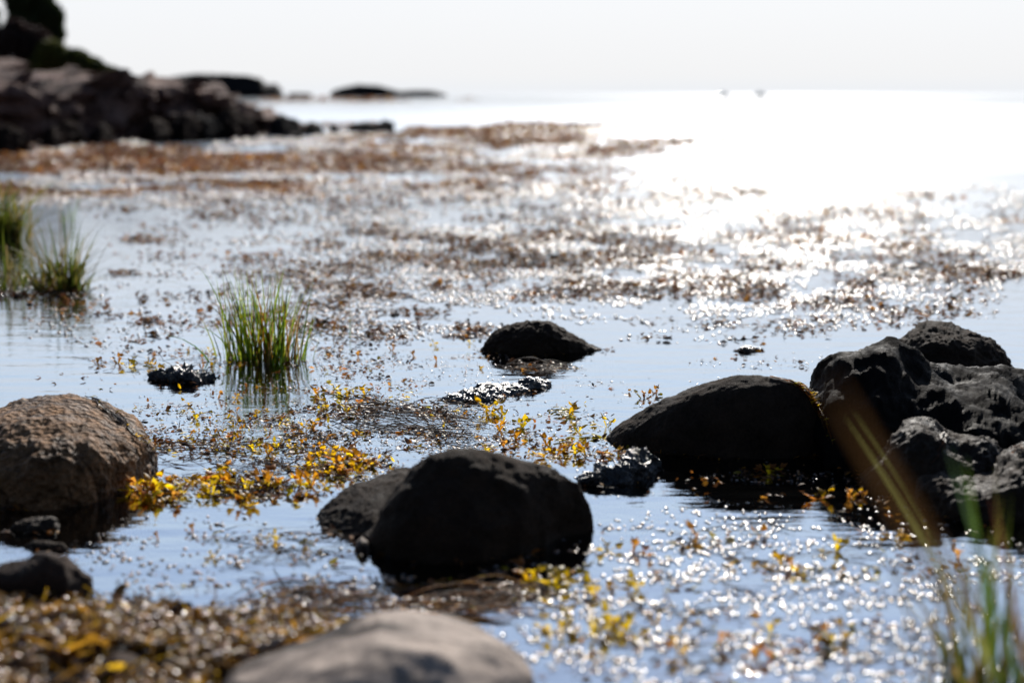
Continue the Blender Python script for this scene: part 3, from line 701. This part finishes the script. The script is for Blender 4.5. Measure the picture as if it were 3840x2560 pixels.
bed('floating_seaweed', 'reddish brown bed of floating seaweed stretching out from the headland', 220000, (-100, 3000, 372, 740), FAR, RED, 101, (0.01, 0.0034), (0.0, 0.0012), 0.22, LOWP, M_BED, thr=0.02, streak=(0.003, 0.03))
glints('floating_seaweed', 'weed-coloured glint domes added over the far reddish brown bed', 60000, (-50, 3400, 480, 780), FAR + [(3000, 700, 900, 60, .5)], 103, (0.0, 0.0014), RED, lift=0.014)
bed('floating_seaweed', 'brown drifting seaweed patches scattered across the glittering middle water', 150000, (-100, 3940, 700, 1320), MID, np.concatenate([RED, DRK, AMB]), 105, (0.012, 0.0023), (0.003, 0.0011), 0.25, LOWP, M_BED, thr=0.0, streak=(0.005, 0.028))
glints('floating_seaweed', 'weed-coloured domes added for sun sparkle across the middle water', 90000, (-50, 3900, 690, 1330), MID + [(2600, 880, 1500, 300, 1.0), (1800, 900, 1000, 260, .5), (3400, 960, 700, 180, .5)], 107, (0.0, 0.00118), np.concatenate([RED, DRK]))
bed('floating_seaweed', 'dark olive seaweed leaves floating around the yellow sprigs', 60000, (150, 3500, 1300, 1920), NEAR, np.concatenate([DRK, DRK, AMB, AMB, YEL[3:]]), 109, (0.017, 0.0), (0.004, 0.0), 0.28, BLADES + OVALS[:2] + STRAPS, M_WEED, thr=-0.05, streak=(0.008, 0.03))
glints('floating_seaweed', 'tiny glossy glint domes added around the yellow sprigs', 30000, (150, 3500, 1300, 1920), NEAR, 111, (0.0030, 0.0), np.concatenate([DRK, AMB]), base=0.01)
bed('floating_seaweed', 'thin brown seaweed scraps drifting in the nearest water', 12000, (-50, 3940, 1930, 2620), LOW, np.concatenate([DRK, AMB, YEL[3:]]), 113, (0.018, 0.0), (0.004, 0.0), 0.25, BLADES + STRAPS, M_BED, thr=0.1, streak=(0.008, 0.02))
glints('floating_seaweed', 'round glossy domes added for sun glints in the nearest water', 30000, (-50, 3940, 1900, 2620), LOW + [(3000, 2250, 1100, 360, .36), (2900, 2100, 700, 120, .5), (2800, 2450, 900, 120, .4), (800, 2100, 500, 160, .22)], 115, (0.0045, 0.0), np.concatenate([DRK, AMB]))

bed('submerged_seaweed', 'brown weed showing through the dark reflection below the right-hand rocks', 1800, (2200, 3500, 1700, 2000), [(2750, 1800, 500, 110, .9), (3300, 1880, 260, 90, .9)], np.concatenate([AMB, AMB, YEL[4:]]), 117, (0.020, 0.0), (-0.12, 0.0), 0.3, BLADES + STRAPS, M_WEED, thr=-0.1)

bed('golden_seaweed', 'loose golden seaweed leaf tips scattered between the brown boulder and the oval rock', 6500, (500, 2450, 1440, 1900), [(900, 1835, 430, 60, .6), (1250, 1740, 260, 70, .7), (1150, 1650, 520, 100, .6), (1250, 1540, 700, 120, .4), (2080, 1610, 260, 90, .35), (2000, 1700, 330, 30, .6), (580, 1860, 120, 40, .3)], np.concatenate([YEL, YEL, AMB]), 119, (0.015, 0.0), (0.006, 0.0), 0.55, BLADES, M_WEED, thr=0.0)

# thick mat of stranded weed at the bottom left
def mat_pick(n_, seed):
    r = np.random.default_rng(seed)
    px = r.uniform(-150, 1500, n_); py = r.uniform(2230, 2750, n_)
    edge = 2285 + 0.055 * np.clip(px, 0, 1500) + 14 * np.sin(px * 0.01)
    keep = (py > edge) & (r.random(n_) < np.clip((py - edge) / 40, 0.15, 1))
    X, Y = at_v(px[keep], py[keep]); return X, Y, r
X, Y, r = mat_pick(30000, 121)
ok = avoid(X, Y); X, Y = X[ok], Y[ok]; S = Scatter(); pr = STRAPS + STRAPS + BLADES[:1]; grp = r.integers(0, len(pr), len(X))
for g_ in range(len(pr)):
    m_ = grp == g_; k = m_.sum(); zz = np.maximum(shore_z(X[m_], Y[m_]), 0.0)
    pal = np.array([(0.42, 0.21, 0.02), (0.28, 0.14, 0.02), (0.55, 0.33, 0.02), (0.14, 0.07, 0.02), (0.05, 0.03, 0.02), (0.04, 0.025, 0.02)]); c = pal[r.integers(0, len(pal), k)] * (0.6 + 0.6 * r.random((k, 1)))
    S.add(pr[g_], np.stack([X[m_], Y[m_], zz + r.uniform(0, 0.03, k)], -1), r.uniform(0.02, 0.07, k), r.uniform(0, 6.28, k), r.normal(0.0, 0.25, k), r.normal(0, 0.5, k), c)
tag(S.build('stranded_seaweed', M_WEED), 'thick mat of brown and amber seaweed washed up at the bottom left', 'seaweed', None, 'stuff')
X, Y, r = mat_pick(1900, 125); ok = avoid(X, Y); X, Y = X[ok], Y[ok]; k = len(X); S = Scatter()
S.add(DOME, np.stack([X, Y, np.maximum(shore_z(X, Y), 0.0) + r.uniform(0.02, 0.05, k)], -1), r.uniform(0.004, 0.0085, k), r.uniform(0, 6.28, k), r.normal(0, .15, k), r.normal(0, .15, k), AMB[r.integers(0, 4, k)])  # glossy domes added over the mat to flash in the sun
tag(S.build('stranded_seaweed', M_GLINT), 'glossy glint domes added on the stranded seaweed mat', 'seaweed', None, 'stuff')

# weed and scum clinging to the rocks at the waterline
r = np.random.default_rng(131); S = Scatter(); pts = []
for Fp in BASES:
    ln = np.linalg.norm(np.diff(Fp, axis=0), axis=1).sum(); k = int(ln * 230)
    i = r.integers(0, len(Fp), k); q = Fp[i].copy(); q[:, :2] += r.normal(0, 0.006, (k, 2)); q[:, 1] -= np.abs(r.normal(0, 0.012, k)); q[:, 2] = r.uniform(0.0, 0.008, k)
    q = q[fbm(q * 7, 133, 2) > -0.15]; pts.append(q)
P = np.concatenate(pts); grp = r.integers(0, 6, len(P)); PR = BLADES[:3] + STRAPS[:3]; pal = np.concatenate([DRK, DRK, AMB])
for g_ in range(6):
    m_ = grp == g_; k = m_.sum(); S.add(PR[g_], P[m_], r.uniform(0.008, 0.026, k), r.uniform(0, 6.28, k), r.normal(0, .3, k), r.normal(0, .3, k), pal[r.integers(0, len(pal), k)])
tag(S.build('clinging_seaweed', M_BED), 'thin dark fringe of weed clinging round the rocks at the waterline', 'seaweed', None, 'stuff')

# ------------------------------------------------------------------ yellow sprigs, each its own object
def forked(r):
    """a flat forked frond: stalk that splits in two rounded tips"""
    V, F = [], []
    def seg(p0, dirv, ln, w0, w1, up, nseg=4):
        i0 = len(V); side = np.cross(dirv, (0, 0, 1.0)); side /= max(np.linalg.norm(side), 1e-6); tw = r.uniform(-0.7, 0.7)
        sd = side * math.cos(tw) + np.cross(side, dirv) * math.sin(tw)
        p = np.array(p0, float); d = np.array(dirv, float)
        for i in range(nseg + 1):
            t = i / nseg; wv = w0 + (w1 - w0) * t
            if w1 < 0: wv = w0 * (1 + 0.6 * math.sin(math.pi * t)) * (1 - t ** 2) + 0.0005
            V.extend([p - sd * wv, p + np.cross(sd, d) * wv * 0.35, p + sd * wv]); p = p + d * ln / nseg; d = d + np.array([0, 0, up]) * 0.25; d /= np.linalg.norm(d)
        for i in range(nseg):
            for j in range(2): a_ = i0 + i * 3 + j; F.append([a_, a_ + 1, a_ + 4, a_ + 3])
        return p, d
    n_ = r.randint(2, 4)
    for k in range(n_):
        az = r.uniform(0, 6.28); elv = r.uniform(0.15, 1.25)
        d = np.array([math.cos(az) * math.cos(elv), math.sin(az) * math.cos(elv), math.sin(elv)])
        L = r.uniform(0.014, 0.03); p, d = seg((0, 0, -0.003), d, L, 0.0018, 0.0050, r.uniform(-0.6, 0.5))
        for sgn in (-1, 1):
            sd = np.cross(d, (0, 0, 1.0)); sd /= max(np.linalg.norm(sd), 1e-6); d2 = d + sd * sgn * r.uniform(0.35, 0.8); d2 /= np.linalg.norm(d2)
            seg(p - d * 0.002, d2, r.uniform(0.014, 0.028), 0.0054, -1, r.uniform(-0.8, 0.4))
    return np.array(V), np.array(F)
rs = random.Random(21)
sprig_meshes = []
for i in range(12):
    V, F = forked(rs); base = YEL[rs.randint(0, 4)] if i < 9 else AMB[rs.randint(0, 2)] * 1.4
    c = np.tile(base, (len(V), 1)) * (0.8 + 0.4 * rs.random())
    o = mesh_obj('seaweed_sprig', V, F, M_WEED, colors=c); sprig_meshes.append(o.data); bpy.data.objects.remove(o)
def zone(label, n_, cx, cy, rx, ry, smin, smax, group, seed, pool=None):
    r_ = random.Random(seed); pts = []; 
    for _ in range(n_):
        a_ = r_.uniform(0, 6.28); q = math.sqrt(r_.random()); pts.append((cx + rx * q * math.cos(a_), cy + ry * q * math.sin(a_)))
    for px, py in pts:
        q = at(px, py)
        if not avoid(np.array([q[0]]), np.array([q[1]]))[0]: continue
        o = bpy.data.objects.new('seaweed_sprig', sprig_meshes[r_.choice(pool or range(12))]); COL.objects.link(o)
        s = r_.uniform(smin, smax); o.location = q; o.rotation_euler = (0, 0, r_.uniform(0, 6.28)); o.scale = (s, s, s * r_.uniform(0.7, 1.1))
        tag(o, label, 'seaweed', group)
zone('small yellow seaweed sprig in the dense row just left of the domed black rock', 29, 1260, 1745, 130, 45, .8, 1.2, 'yellow sprigs left of the domed rock', 1)
zone('yellow seaweed sprig in the long golden row between the brown boulder and the domed rock', 50, 860, 1835, 380, 62, .75, 1.25, 'sprigs in the long golden row', 2)
zone('yellow seaweed sprig against the lower right edge of the pitted brown boulder', 6, 555, 1860, 50, 26, .9, 1.3, 'sprigs at the brown boulder', 3)
zone('golden sprig in the tangle in front of the reed tuft', 14, 1270, 1500, 130, 45, .7, 1.1, 'sprigs in the tangle', 4)
zone('single yellow sprig floating between the reed tuft and the brown boulder', 8, 830, 1560, 200, 70, .5, .9, 'sprigs below the reed tuft', 5)
zone('bright yellow forked sprig standing in open water left of the smooth oval rock', 15, 2080, 1600, 240, 75, .8, 1.2, 'forked sprigs in open water', 6, [0, 1, 2, 3, 4, 5])
zone('yellow sprig standing right in front of the low flat glistening rock', 4, 1850, 1545, 50, 18, 1.0, 1.35, 'sprigs by the flat rock', 7, [0, 1, 2, 3])
zone('yellow sprig just behind the top of the domed black rock', 10, 2000, 1690, 260, 24, .8, 1.1, 'sprigs behind the domed rock', 8)
zone('yellow sprig between the jagged low rock and the smooth oval rock', 5, 2250, 1705, 90, 28, .8, 1.15, 'sprigs by the jagged rock', 9)
zone('small yellow sprig above the left shoulder of the smooth oval rock', 4, 2440, 1500, 60, 26, .6, 1.0, 'sprigs above the oval rock', 10)
zone('amber sprig in the small drift left of the weedy rock', 9, 450, 1365, 110, 16, .7, 1.1, 'amber sprigs in the left drift', 11)
zone('golden sprig on the small weedy rock', 5, 600, 1405, 40, 14, .7, 1.0, 'sprigs on the weedy rock', 12)
zone('olive sprig in the dark weed between the brown boulder and the tangle', 29, 1020, 1650, 380, 60, .5, .9, 'olive sprigs in the dark weed', 13)
zone('golden sprig in the drift around the foot of the reed tuft', 11, 800, 1350, 160, 40, .4, .8, 'sprigs around the reed tuft', 14)
zone('yellow sprig in the reflection below the smooth oval rock', 4, 2870, 1775, 90, 16, .6, .9, 'sprigs in the oval rock reflection', 15)
zone('yellow sprig floating beside the foot of the speckled twin-humped rock', 4, 3240, 1850, 80, 26, .6, .9, 'sprigs at the twin-humped rock', 16)
zone('lone yellow sprig in the smooth water below the rock group', 2, 3080, 1870, 14, 14, .9, 1.0, 'sprigs in smooth water', 17)
zone('amber sprig among the bright glints at the lower right', 21, 2900, 2080, 700, 90, .6, 1.0, 'sprigs among lower right glints', 18)
zone('blurred golden sprig in the glints right of the pale boulder', 15, 2320, 2290, 320, 140, .7, 1.1, 'sprigs right of the pale boulder', 19)
zone('blurred dark golden sprig near the bottom edge right of centre', 11, 2850, 2420, 420, 60, .7, 1.1, 'sprigs near the bottom edge', 20)
zone('yellow sprig in the drift at the near foot of the domed black rock', 7, 2030, 2170, 110, 40, .8, 1.1, 'sprigs at the domed rock foot', 21)
zone('small golden scrap of weed in the blue pool left of the domed rock', 13, 850, 2060, 330, 70, .35, .7, 'scraps in the blue pool', 22)
zone('olive gold sprig in the middle weed below the lone domed rock', 11, 1700, 1340, 420, 70, .4, .8, 'sprigs near the lone rock', 23)

# strands --------------------------------------------------------------
def ribbon(pts, w0, w1, r, V, F, C, col, twist=0.6):
    pts = np.array(pts, float); n_ = len(pts); i0 = len(V); ph = r.uniform(0, 6.28)
    for i in range(n_):
        d = pts[min(i + 1, n_ - 1)] - pts[max(i - 1, 0)]; d /= max(np.linalg.norm(d), 1e-9)
        sd = np.cross(d, (0, 0, 1.0)); sd /= max(np.linalg.norm(sd), 1e-6); up = np.cross(sd, d)
        a_ = twist * math.sin(ph + i * 0.7); s = sd * math.cos(a_) + up * math.sin(a_); wv = w0 + (w1 - w0) * i / (n_ - 1)
        V.extend([pts[i] - s * wv, pts[i] + up * wv * 0.4, pts[i] + s * wv]); C.extend([col] * 3)
    for i in range(n_ - 1):
        for j in range(2): a_ = i0 + i * 3 + j; F.append([a_, a_ + 1, a_ + 4, a_ + 3])
def tangle(label, n_, x0, x1, y0, y1, L, seed, slope=0.2, pal=DRK, w_=(0.0014, 0.003), h=0.014, name='seaweed_tangle'):
    r_ = random.Random(seed); V, F, C = [], [], []
    for k in range(n_):
        px = r_.uniform(x0, x1); py = r_.uniform(y0, y1) + (px - (x0 + x1) / 2) * slope * 0.3; q = at(px, py); ln = L * r_.uniform(0.4, 1.2); a_ = r_.gauss(-slope, 0.35)
        m_ = 10; pts = []; bump = max(0, r_.gauss(0, h))
        cur = r_.gauss(0, 0.8)
        for i in range(m_):
            t = i / (m_ - 1); pts.append(q + np.array([(t - .5) * ln * math.cos(a_) , (t - .5) * ln * math.sin(a_) + cur * ln * 0.2 * math.sin(3.1 * t), 0.003 + bump * math.sin(math.pi * t)]))
        ribbon(pts, r_.uniform(*w_), 0.0008, r_, V, F, C, pal[r_.randint(0, len(pal) - 1)])
    return tag(mesh_obj(name, V, F, M_BED, colors=np.array(C)), label, 'seaweed')
tangle('dark rope-like tangle of seaweed strands in front of the flat glistening rock', 150, 1320, 1800, 1505, 1640, 0.22, 31, 0.35)
tangle('thin dark strands drifting between the brown boulder and the domed rock', 60, 640, 1240, 1640, 1800, 0.2, 32, -0.1)
tangle('brown strands in the small drift left of the reed tuft', 26, 300, 800, 1340, 1400, 0.14, 33, 0.1)
tangle('matted grey brown strands in front of the domed black rock', 130, 1000, 2000, 2190, 2330, 0.2, 34, -0.15, np.concatenate([DRK, AMB]), (0.0014, 0.004), 0.008)
tangle('dark strands lying on the blue pool at the lower left', 45, 900, 1350, 1980, 2260, 0.14, 35, 0.1)
tangle('brown strands snaking through the glints at the lower right', 40, 2350, 3500, 1980, 2480, 0.22, 36, 0.1, np.concatenate([DRK, DRK]), h=0.004)
tangle('dark strands under the lone domed rock', 34, 1900, 2140, 1362, 1398, 0.16, 37, 0.0)
def drape(label, bvl, path, n_, seed, pal, spread=10, leaves=0):
    r_ = random.Random(seed); V, F, C = [], [], []; o_ = Vector((0, 0, CAM_H))
    for k in range(n_):
        ox, oy = r_.gauss(0, spread), r_.gauss(0, spread * 0.6); P = np.array(path, float); t = np.linspace(0, 1, 26)
        seg = np.linspace(0, 1, len(P)); pts = []
        t0 = r_.uniform(0, .35); t1 = r_.uniform(.65, 1)
        for q in t * (t1 - t0) + t0:
            px = np.interp(q, seg, P[:, 0]) + ox + 4 * math.sin(q * 19 + k); py = np.interp(q, seg, P[:, 1]) + oy + 3 * math.cos(q * 23 + k)
            d = Vector(ray(px, py)).normalized(); best = None
            for lb in bvl:
                h = bvmap[lb].ray_cast(o_, d)
                if h[0] is not None and (best is None or h[3] < best[3]): best = h
            if best is not None: pts.append(np.array(best[0] + best[1] * (0.004 if best[1].dot(d) < 0 else -0.004)))
            elif pts or True:
                g0 = at(px, py); 
                if not pts: continue
                pts.append(np.array([g0[0], g0[1], 0.003]) if np.linalg.norm(g0 - pts[-1]) < 0.12 else pts[-1] + np.array([0.004, 0, 0]))
        if len(pts) > 3: ribbon(pts, r_.uniform(0.0015, 0.004), 0.001, r_, V, F, C, pal[r_.randint(0, len(pal) - 1)])
        if leaves and len(pts) > 6:
            for _ in range(leaves):
                q = pts[r_.randint(2, len(pts) - 2)]; a_ = r_.uniform(-0.6, 0.9); L_ = r_.uniform(.012, .026)
                e_ = q + np.array([math.cos(a_) * L_, -0.01, math.sin(a_) * L_ * .7 + .004])
                ribbon([q, (q + e_) / 2 + np.array([0, 0, .002]), e_], 0.0032, 0.0006, r_, V, F, C, YEL[r_.randint(0, 4)])
    if V: tag(mesh_obj('seaweed_strand', V, F, M_WEED, colors=np.array(C)), label, 'seaweed')
LB = 'large pitted brown boulder with a sunlit top at the left edge'
OV = 'smooth oval dark rock left of the largest rock with a weed strand over its back'
BG = 'largest craggy black rock at the right edge'
TW = 'speckled twin-humped rock in front of the largest craggy rock'
LC = 'long rock with a glittering crest in the right corner of the rock group'
drape('dark seaweed strand draped down the right side of the pitted brown boulder', [LB], [(300, 1492), (360, 1505), (420, 1550), (480, 1600), (540, 1660), (590, 1700), (640, 1720)], 9, 51, DRK, 7, 2)
drape('yellow and brown seaweed strand trailing over the back of the smooth oval rock', [OV, BG], [(2850, 1412), (2920, 1416), (2990, 1445), (3040, 1490), (3080, 1560), (3110, 1630), (3130, 1680)], 9, 52, AMB, 5, 4)
drape('shiny wet strand hanging in the notch of the twin-humped rock', [TW], [(3545, 1618), (3540, 1640), (3535, 1680), (3520, 1720), (3490, 1760)], 6, 53, DRK * 2, 6)
drape('reddish bent strand on top of the glittering crest rock', [LC], [(3780, 1700), (3800, 1680), (3830, 1672), (3850, 1690)], 4, 54, RED, 4)

# ------------------------------------------------------------------ grass tufts
GRN = [(0.24, 0.28, 0.012), (0.14, 0.24, 0.012), (0.06, 0.12, 0.012), (0.20, 0.26, 0.015), (0.03, 0.06, 0.01), (0.06, 0.11, 0.012), (0.22, 0.11, 0.012)]
def tuft(label, spots, Hm, n_, seed, lean=(0, 0), w_=0.0026, pal=GRN, splay=0.35, droop=0.5, group=None, zbase=-0.12, name='reed_tuft'):
    r_ = random.Random(seed); V, F, C = [], [], []
    cs = [at(px, py) for px, py, _ in spots]; c = sum(cs) / len(cs)
    wts = [s[2] for s in spots]
    for k in range(n_):
        i_ = r_.choices(range(len(spots)), wts)[0]; q = cs[i_] - c; spread = 0.035
        p = q + np.array([r_.gauss(0, spread), r_.gauss(0, spread), zbase])
        db = droop * r_.choice((0.3, 0.7, 1.0, 1.3, 2.4))
        H = Hm * r_.uniform(0.35, 1.0) * (1.25 if r_.random() < 0.05 else 1)
        dx = r_.gauss(lean[0], splay) + (q[0] * 0.6 / 0.15 if len(spots) > 1 else 0) * 0.5; dy = r_.gauss(lean[1], splay)
        pts = []; m_ = 9
        for i in range(m_):
            t = i / (m_ - 1); b_ = db * t * t
            pts.append(p + np.array([dx * H * (t * 0.5 + b_ * t), dy * H * (t * .5 + b_ * t), H * (t - 0.25 * b_ * t * (abs(dx) + abs(dy)) * 2) - zbase * t * .4]))
        col = np.array(pal[r_.randint(0, len(pal) - 1)] if r_.random() > .12 else (0.26, 0.18, 0.07)) * r_.uniform(.7, 1.3)
        i0 = len(V); a_ = r_.uniform(0, 3.14)
        for i, q_ in enumerate(pts):
            t = i / (m_ - 1); wv = w_ * (1 - t ** 1.6) + 0.0002; s = np.array([math.cos(a_), math.sin(a_), 0]); nrm = np.array([-math.sin(a_), math.cos(a_), 0])
            V.extend([q_ - s * wv, q_ + nrm * wv * .35, q_ + s * wv]); cc = col * (1 - .0 * t); C.extend([cc] * 3)
        for i in range(m_ - 1):
            for j in range(2): b2_ = i0 + i * 3 + j; F.append([b2_, b2_ + 1, b2_ + 4, b2_ + 3])
    o = mesh_obj(name, V, F, M_GRASS, colors=np.array(C)); o.location = c
    return tag(o, label, 'grass', group)
tuft('sharp green reed tuft standing in the water left of the lone domed rock', [(890, 1345, .8), (950, 1350, 1.6), (1015, 1355, 1.5), (1075, 1350, 1.3)], 0.47, 210, 61, w_=0.0042, splay=0.24, droop=0.3)
tuft('thin low reed shoots right beside the green reed tuft', [(1180, 1345, 1)], 0.10, 12, 62, splay=0.5)
tuft('single thin reed blade standing right of the green reed tuft', [(1273, 1262, 1)], 0.22, 5, 63, splay=0.06, w_=.003)
tuft('blurred drooping green tuft nearest the left edge', [(190, 1085, 1), (260, 1085, 1.5)], 0.50, 170, 64, pal=[(0.11, 0.14, 0.015), (0.06, 0.085, 0.012), (0.17, 0.14, 0.03)], w_=0.007, splay=0.30, droop=1.2)
tuft('blurred green tuft cut by the left edge above the drooping one', [(-10, 905, 1), (50, 900, 1)], 0.66, 170, 65, pal=[(0.11, 0.14, 0.015), (0.06, 0.085, 0.012), (0.17, 0.14, 0.03)], w_=0.009, splay=0.35, droop=.9)
tuft('sparse reed stems in the water at the left edge', [(10, 1090, 1), (70, 1080, .6)], 0.46, 60, 66, pal=[(0.11, 0.14, 0.015), (0.06, 0.085, 0.012), (0.17, 0.14, 0.03)], w_=0.005, splay=0.22, droop=.7)
tuft('thin faint reed stems rising between the two left tufts', [(250, 840, 1)], 0.35, 10, 67, w_=0.006, splay=0.15)
tuft('small floating green shoots left of the green reed tuft', [(460, 1040, 1)], 0.10, 14, 68, w_=0.004, splay=0.9)
# nearest blurred reeds, bottom right
tuft('large blurred reed tuft in the bottom right corner', [(3640, 2740, 1), (3730, 2720, 1), (3830, 2720, .8)], 0.50, 120, 71, pal=[(0.07, 0.09, 0.012), (0.12, 0.12, 0.02), (0.12, 0.08, 0.03), (0.05, 0.07, 0.015)], w_=0.0044, splay=0.22, droop=.6, lean=(-0.08, 0.0))
tuft('few blurred reed blades at the bottom right of centre', [(2720, 2760, 1)], 0.22, 7, 72, w_=0.003, splay=0.14, lean=(-.1, 0))
def long_blade(label, p0, p1, w_, col, seed, sag=0.05):
    r_ = random.Random(seed); V, F, C = [], [], []; p0 = np.array(p0); p1 = np.array(p1); pts = []
    for i in range(16):
        t = i / 15; pts.append(p0 * (1 - t) + p1 * t + np.array([0, 0, sag * math.sin(math.pi * t)]))
    i0 = 0
    for i, q in enumerate(pts):
        t = i / 15; wv = w_ * (1 - t ** 3) + 0.0003; d = p1 - p0; d /= np.linalg.norm(d); s = np.cross(d, np.array([0, 1.0, 0])); s /= np.linalg.norm(s)
        V.extend([q - s * wv, q + np.array([0, -wv * .5, 0]), q + s * wv]); C.extend([np.array(col)] * 3)
    for i in range(15):
        for j in range(2): a_ = i * 3 + j; F.append([a_, a_ + 1, a_ + 4, a_ + 3])
    return tag(mesh_obj('tall_reed', V, F, M_GRASS, colors=np.array(C)), label, 'reed')
def P3(px, py, Y): return at_y(px, py, Y)
long_blade('wide brown out-of-focus reed leaf crossing the largest rock', P3(3640, 2330, 0.80), P3(3110, 1420, 0.72), 0.0044, (0.05, 0.026, 0.010), 1, 0.0)
long_blade('long thin green reed leaf slanting across the right-hand rocks', P3(3760, 2600, 1.9), P3(3190, 1560, 1.55), 0.0042, (0.16, 0.17, 0.05), 2, 0.02)
long_blade('bright green upright reed leaf with brown tip at the right', P3(3760, 2650, 2.0), P3(3620, 1720, 1.75), 0.0050, (0.05, 0.085, 0.012), 3, 0.0)
long_blade('greyish green reed leaf just right of the bright green one', P3(3830, 2600, 2.0), P3(3560, 1690, 1.6), 0.0034, (0.05, 0.09, 0.035), 4, 0.0)
long_blade('thin reddish reed leaf near the right edge', P3(3850, 2500, 1.9), P3(3720, 1860, 1.7), 0.0026, (0.10, 0.035, 0.02), 5, 0.0)
